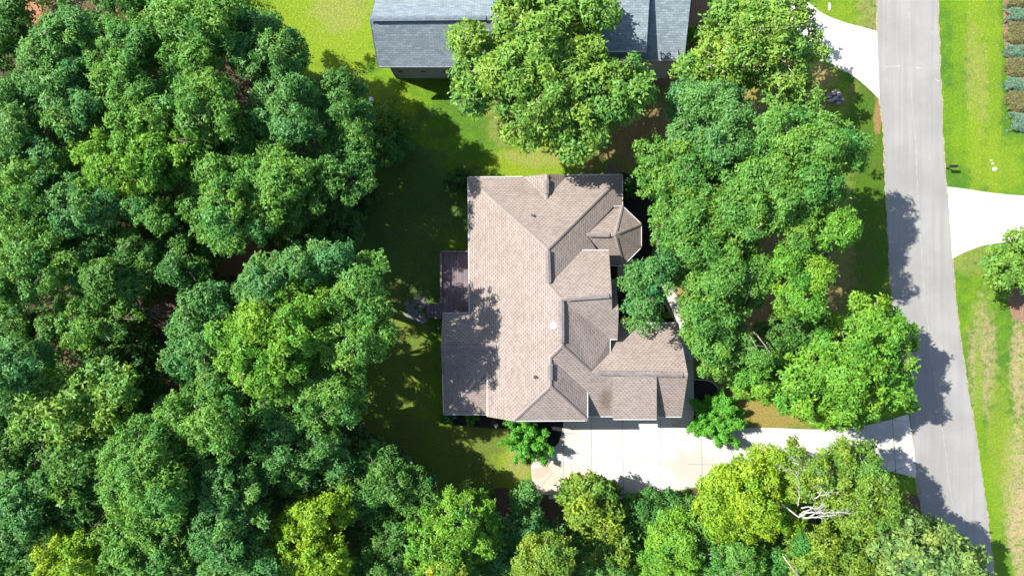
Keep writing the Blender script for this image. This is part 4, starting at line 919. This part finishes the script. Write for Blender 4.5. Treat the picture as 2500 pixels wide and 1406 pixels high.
def hedge(u0,v0,u1,v1,h,pal,label,name,cat,group):
    a = P(u0,v1,h); b_ = P(u1,v0,h); c = ((a.x+b_.x)/2,(a.y+b_.y)/2,0); root = empty(name, c, label, cat, group); rng = RNG
    k = int((b_.x-a.x)*(b_.y-a.y)*330)
    x = rng.uniform(a.x,b_.x,k); y = rng.uniform(a.y,b_.y,k)
    wob = .16*np.sin(y*4.1+u0)+.10*np.sin(y*9.7); x = x+wob; y = y + .13*np.sin(x*3.3+v0)+.08*np.sin(x*8.1+v0)
    ex = np.minimum(np.minimum(x-a.x,b_.x-x),np.minimum(y-a.y,b_.y-y)); z = h*np.clip(ex/.35+.25,0,1)**.5*(.85+.12*np.sin(x*5)*np.cos(y*4.3))+rng.normal(0,.02,k)
    n_ = np.zeros((k,3)); n_[:,2] = 1; n_ += rng.normal(0,.3,(k,3))
    leaves(np.stack([x,y,np.maximum(z,.03)],1), n_, .12, PAL[pal], .3, rng.normal(0,.2,k), rng, M['leaf'], 'foliage', root)
    mb = MB()
    for i in range(6):
        px_, py_ = rng.uniform(a.x+.3,b_.x-.3), rng.uniform(a.y+.2,b_.y-.2); mb.tube([(px_,py_,0),(px_+.1,py_,h*.6)],[.03,.015],5)
    mb.build('stem', M['bark'], root)
rows = [(-40,14,'heath','brown-green hedge block in the top right corner'),(16,48,'juniper','topmost blue-green juniper block at the right edge'),(50,103,'heath','brown-green hedge block below the topmost juniper block'),(107,136,'juniper','second blue-green juniper block from the top'),(138,183,'heath','brown-green hedge block below the second juniper block'),(187,217,'juniper','third blue-green juniper block from the top'),(219,270,'heath','lowest brown-green hedge block at the right edge'),(274,318,'juniper','lowest blue-green juniper block, at the rounded end of the bed')]
for (v0,v1,pl,l) in rows:
    hedge(2462 if v0 < 270 else 2474, v0, 2600, v1, .7 if pl == 'juniper' else .5, pl, l, 'juniper' if pl == 'juniper' else 'hedge', 'hedge', None)

# ------------------------------------------------------------------ dead limbs
def deadtree(name, label, cat, start, segs, m='stonewhite', r=.14):
    root = empty(name, (start[0], start[1], 0), label, cat); mb = MB()
    for s in segs:
        pts = [Vector(p) for p in s[0]]; mb.tube(pts, [s[1]*(1-.8*i/(len(pts)-1)) for i in range(len(pts))], 6)
    mb.build('limbs', M[m], root, True)
rng = random.Random(3)
b0 = P(1945,1262,13.2); segs = []
st = P(1950,1262,14.6)
segs.append(([ (st.x-.3,st.y,0), (st.x-.2,st.y+.1,6), tuple(st)], .2))
def limb(pts, r, twigs=4, ln=.7):
    w_ = [P(*p) for p in pts]; cc = catmull(w_, 4); cc = [c + Vector((rng.uniform(-.04,.04),rng.uniform(-.05,.05),0)) for c in cc]
    segs.append(([tuple(c) for c in cc], r))
    for _ in range(twigs):
        k = rng.randrange(len(cc)//3, len(cc)); c = cc[k]; d = (cc[k]-cc[k-1]).normalized()
        e = c + d*ln*rng.uniform(.3,1) + Vector((rng.uniform(-.5,.5),rng.uniform(-.5,.6),rng.uniform(-.1,.3)))*ln; q = c.lerp(e,.5)+Vector((rng.uniform(-.1,.1),rng.uniform(-.1,.1),.05))
        segs.append(([tuple(c),tuple(q),tuple(e)], .018))
        for _q in range(2): segs.append(([tuple(q), tuple(q+Vector((rng.uniform(-.3,.4),rng.uniform(-.3,.3),.05)))], .012))
limb([(1950,1262,14.8),(1975,1250,15.2),(2000,1252,15.4),(2030,1250,15.6),(2068,1253,15.8)], .085, 9)
limb([(1952,1255,14.7),(1975,1243,15.3),(2000,1238,15.6),(2012,1218,15.9)], .06, 7)
limb([(1956,1240,14.9),(1980,1236,15.3),(1996,1244,15.5),(2020,1256,15.4)], .055, 6)
limb([(1960,1263,14.8),(1990,1262,15.1),(2010,1260,15.2),(2040,1257,15.4)], .075, 8)
limb([(1975,1262,14.9),(1998,1248,15.3),(2006,1232,15.6)], .045, 5)
limb([(1990,1215,15.5),(2012,1206,15.9),(2030,1200,16.0)], .045, 5)
limb([(2000,1210,15.4),(2005,1195,15.8),(2000,1182,16.0)], .04, 3)
limb([(1948,1235,14.2),(1952,1205,14.6),(1950,1175,15.0),(1946,1150,15.2)], .045, 3)
limb([(1949,1168,15.3),(1932,1152,15.7),(1918,1150,15.9)], .035, 3)
deadtree('dead_tree', 'bleached white dead limbs sticking out of the olive tree by the street', 'dead tree', (st.x-.3, st.y), segs)
a0 = P(1962,1420,10); deadtree('dead_tree', 'pale curved dead trunk at the bottom edge', 'dead tree', (a0.x,a0.y), [([(a0.x,a0.y,0),tuple(P(1955,1410,9)),tuple(P(1945,1398,13)),tuple(P(1928,1378,13.6)),tuple(P(1912,1357,14))], .16)])
for (u,v,l,us) in ((247,812,'longer pale bare stick poking out of the dark wood',[(240,800),(256,815),(268,832)]),(218,812,'shorter pale bare stick left of the longer one',[(228,806),(221,815),(216,826)])):
    p = P(u,v,0); deadtree('bare_stick', l, 'stick', (p.x,p.y), [([tuple(P(a_,b_,11+i*.6)) for i,(a_,b_) in enumerate(us)], .07), ([tuple(P(us[1][0],us[1][1],11.5)), tuple(P(us[1][0]+12,us[1][1]+10,12))], .03), ([(p.x,p.y,0), tuple(P(us[0][0],us[0][1],11))], .1)])
tw = []
c0 = P(350,760,5)
for i in range(9):
    e = P(350+rng.uniform(20,90), 760+rng.uniform(-18,60), 5+rng.uniform(0,2)); tw.append(([tuple(c0), tuple(c0.lerp(e,.5)+Vector((0,rng.uniform(-.4,.4),.3))), tuple(e)], .045))
tw.append(([(c0.x,c0.y,0), tuple(c0)], .12))
deadtree('dead_sapling', 'thin leafless sapling with grey twigs in the dark forest gap', 'dead tree', (c0.x,c0.y), tw, 'palebark')

# ------------------------------------------------------------------ small things
def mailbox(u, v, label):
    p = P(u, v, 1.1); root = empty('mailbox', (p.x, p.y, 0), label, 'mailbox')
    mb = MB(); mb.box(p.x-.05,p.y-.05,0,p.x+.05,p.y+.05,1.02); mb.build('post', M['black'], root)
    mb = MB(); n = 8; L = .42
    prof = [(-.13,0),(.13,0)] + [(.13*math.cos(i*math.pi/n), .14+.11*math.sin(i*math.pi/n)) for i in range(n+1)]
    A_ = [Vector((p.x-L, p.y+a, 1.02+b_)) for a, b_ in prof]; B_ = [Vector((p.x+L*.8, p.y+a, 1.02+b_)) for a, b_ in prof]
    mb.face(A_); mb.face(B_[::-1])
    for i in range(len(prof)): j = (i+1) % len(prof); mb.face([A_[i],B_[i],B_[j],A_[j]])
    bx = mb.build('box', M['black'], root)
    mb = MB(); mb.box(p.x-L-.02,p.y-.1,1.05,p.x-L-.004,p.y+.1,1.24); mb.build('door', M['lead'], bx)
    mb = MB(); mb.bar((p.x+.3,p.y-.02,.75),(p.x+.52,p.y+.06,.98),.06,.06); mb.build('brace', M['black'], root)
mailbox(2328,406,'black post mailbox on the sunny grass across the street')
mailbox(2207,988,'black post mailbox in the shade by the driveway mouth')
def smallpost(name, label, cat, u, v, h, r, m, capr=None):
    p = P(u,v,h); root = empty(name, (p.x,p.y,0), label, cat)
    mb = MB(); mb.box(p.x-r,p.y-r,0,p.x+r,p.y+r,h-.05); mb.build('pedestal', m, root)
    mb = MB(); mb.box(p.x-r*1.15,p.y-r*1.15,h-.048,p.x+r*1.15,p.y+r*1.15,h); mb.build('lid', M['white'], root)
smallpost('utility_box', 'small white utility box on the grass at the edge of the north wood', 'utility box', 905,242, .8, .16, M['white'])
root = empty('yard_sign', P(1211,1040), 'small pale diamond sign on a stake behind the south wall', 'sign')
p = P(1211,1040,.6); mb = MB(); mb.face([p+Vector((-.2,.12,0)),p+Vector((0,-.28,-.12)),p+Vector((.2,.12,0)),p+Vector((0,.22,.1))]); mb.face([p+Vector((-.2,.12,-.02)),p+Vector((0,.22,.08)),p+Vector((.2,.12,-.02)),p+Vector((0,-.28,-.14))]); mb.build('sign_panel', M['grate'], root)
mb = MB(); mb.tube([(p.x,p.y,0),(p.x,p.y,.58)],[.02,.02],6); mb.build('stake', M['lead'], root)
p = P(2428,413,0); stone('concrete_cover', p, .22,.2,.1, M['grate'], 'pale block of concrete in the grass across the street', 'drain cover', None)
for i,(u,v) in enumerate(((2420,392),(2423,400))): stone('pale_stone', P(u,v,0), .09,.1,.06, M['grate'], ('little pale stone farthest above the concrete block','little pale stone just above the concrete block')[i], 'stone', None)
p = P(2025,18,0); stone('marker_stone', p, .12,.42,.1, M['grate'], 'slim pale stone in the grass above the neighbouring driveway', 'stone', None, -.3)
RK = ['leftmost rock of the heap under the yellow-green oak', 'topmost dark rock of the heap', 'upper right rock of the heap', 'biggest central rock of the heap', 'rightmost rock of the heap, toward the street', 'lower left rock of the heap', 'smallest, lowest rock of the heap']
for ri, (u,v,a,b_) in enumerate(((2022,236,.34,.22),(2034,228,.3,.3),(2046,232,.34,.24),(2038,243,.42,.24),(2052,244,.3,.2),(2026,248,.3,.18),(2045,254,.26,.16))):
    stone('boulder', P(u,v,0), a, b_, .3, M['rubble'], RK[ri], 'rock', 'rock heap near the neighbouring driveway', 0, 7)
# wire tangle
root = MB(); rg = random.Random(5)
cw = P(1497,414,0)
for i in range(14):
    cx, cy = cw.x+rg.uniform(-.35,.45), cw.y+rg.uniform(-.3,.3); ra, rb2 = rg.uniform(.2,.6), rg.uniform(.12,.35); rot = rg.uniform(0,3.1); zz = rg.uniform(.05,.7)
    pts = []
    for k in range(15):
        a = k*2*math.pi/14; x = ra*math.cos(a); y = rb2*math.sin(a); pts.append((cx+x*math.cos(rot)-y*math.sin(rot), cy+x*math.sin(rot)+y*math.cos(rot), zz+.1*math.sin(a)))
    root.tube(pts, [.014]*15, 4)
tag(root.build('cable_coil', M['wire']), 'tangled coil of grey cable above the top edge of the tan roof', 'cable')
# driveway edge of stones
wl_ = catmull([Vector((*P(u,v,0).xy, 0)) for u,v in ((1340,1210),(1440,1212),(1540,1208),(1600,1200),(1660,1188),(1718,1176))],5)
root = empty('retaining_wall', wl_[10], 'low pale stone retaining edge along the lower side of the driveway', 'wall')
mb = MB()
for a, b_ in zip(wl_[:-1], wl_[1:]):
    d = b_-a; L = d.length; n = max(1, int(L/.6))
    for i in range(n):
        mb.bar(lerp(a,b_,i/n)+Vector((0,-.12,.03)), lerp(a,b_,(i+.94)/n)+Vector((0,-.12,.03)), .3, .24)
mb.build('coping', M['edging'], root)
mb = MB()
for a, b_ in zip(wl_[:-1], wl_[1:]): mb.bar(a+Vector((0,-.12,-.3)), b_+Vector((0,-.12,-.3)), .2, .4)
mb.build('footing', M['rubble'], root)
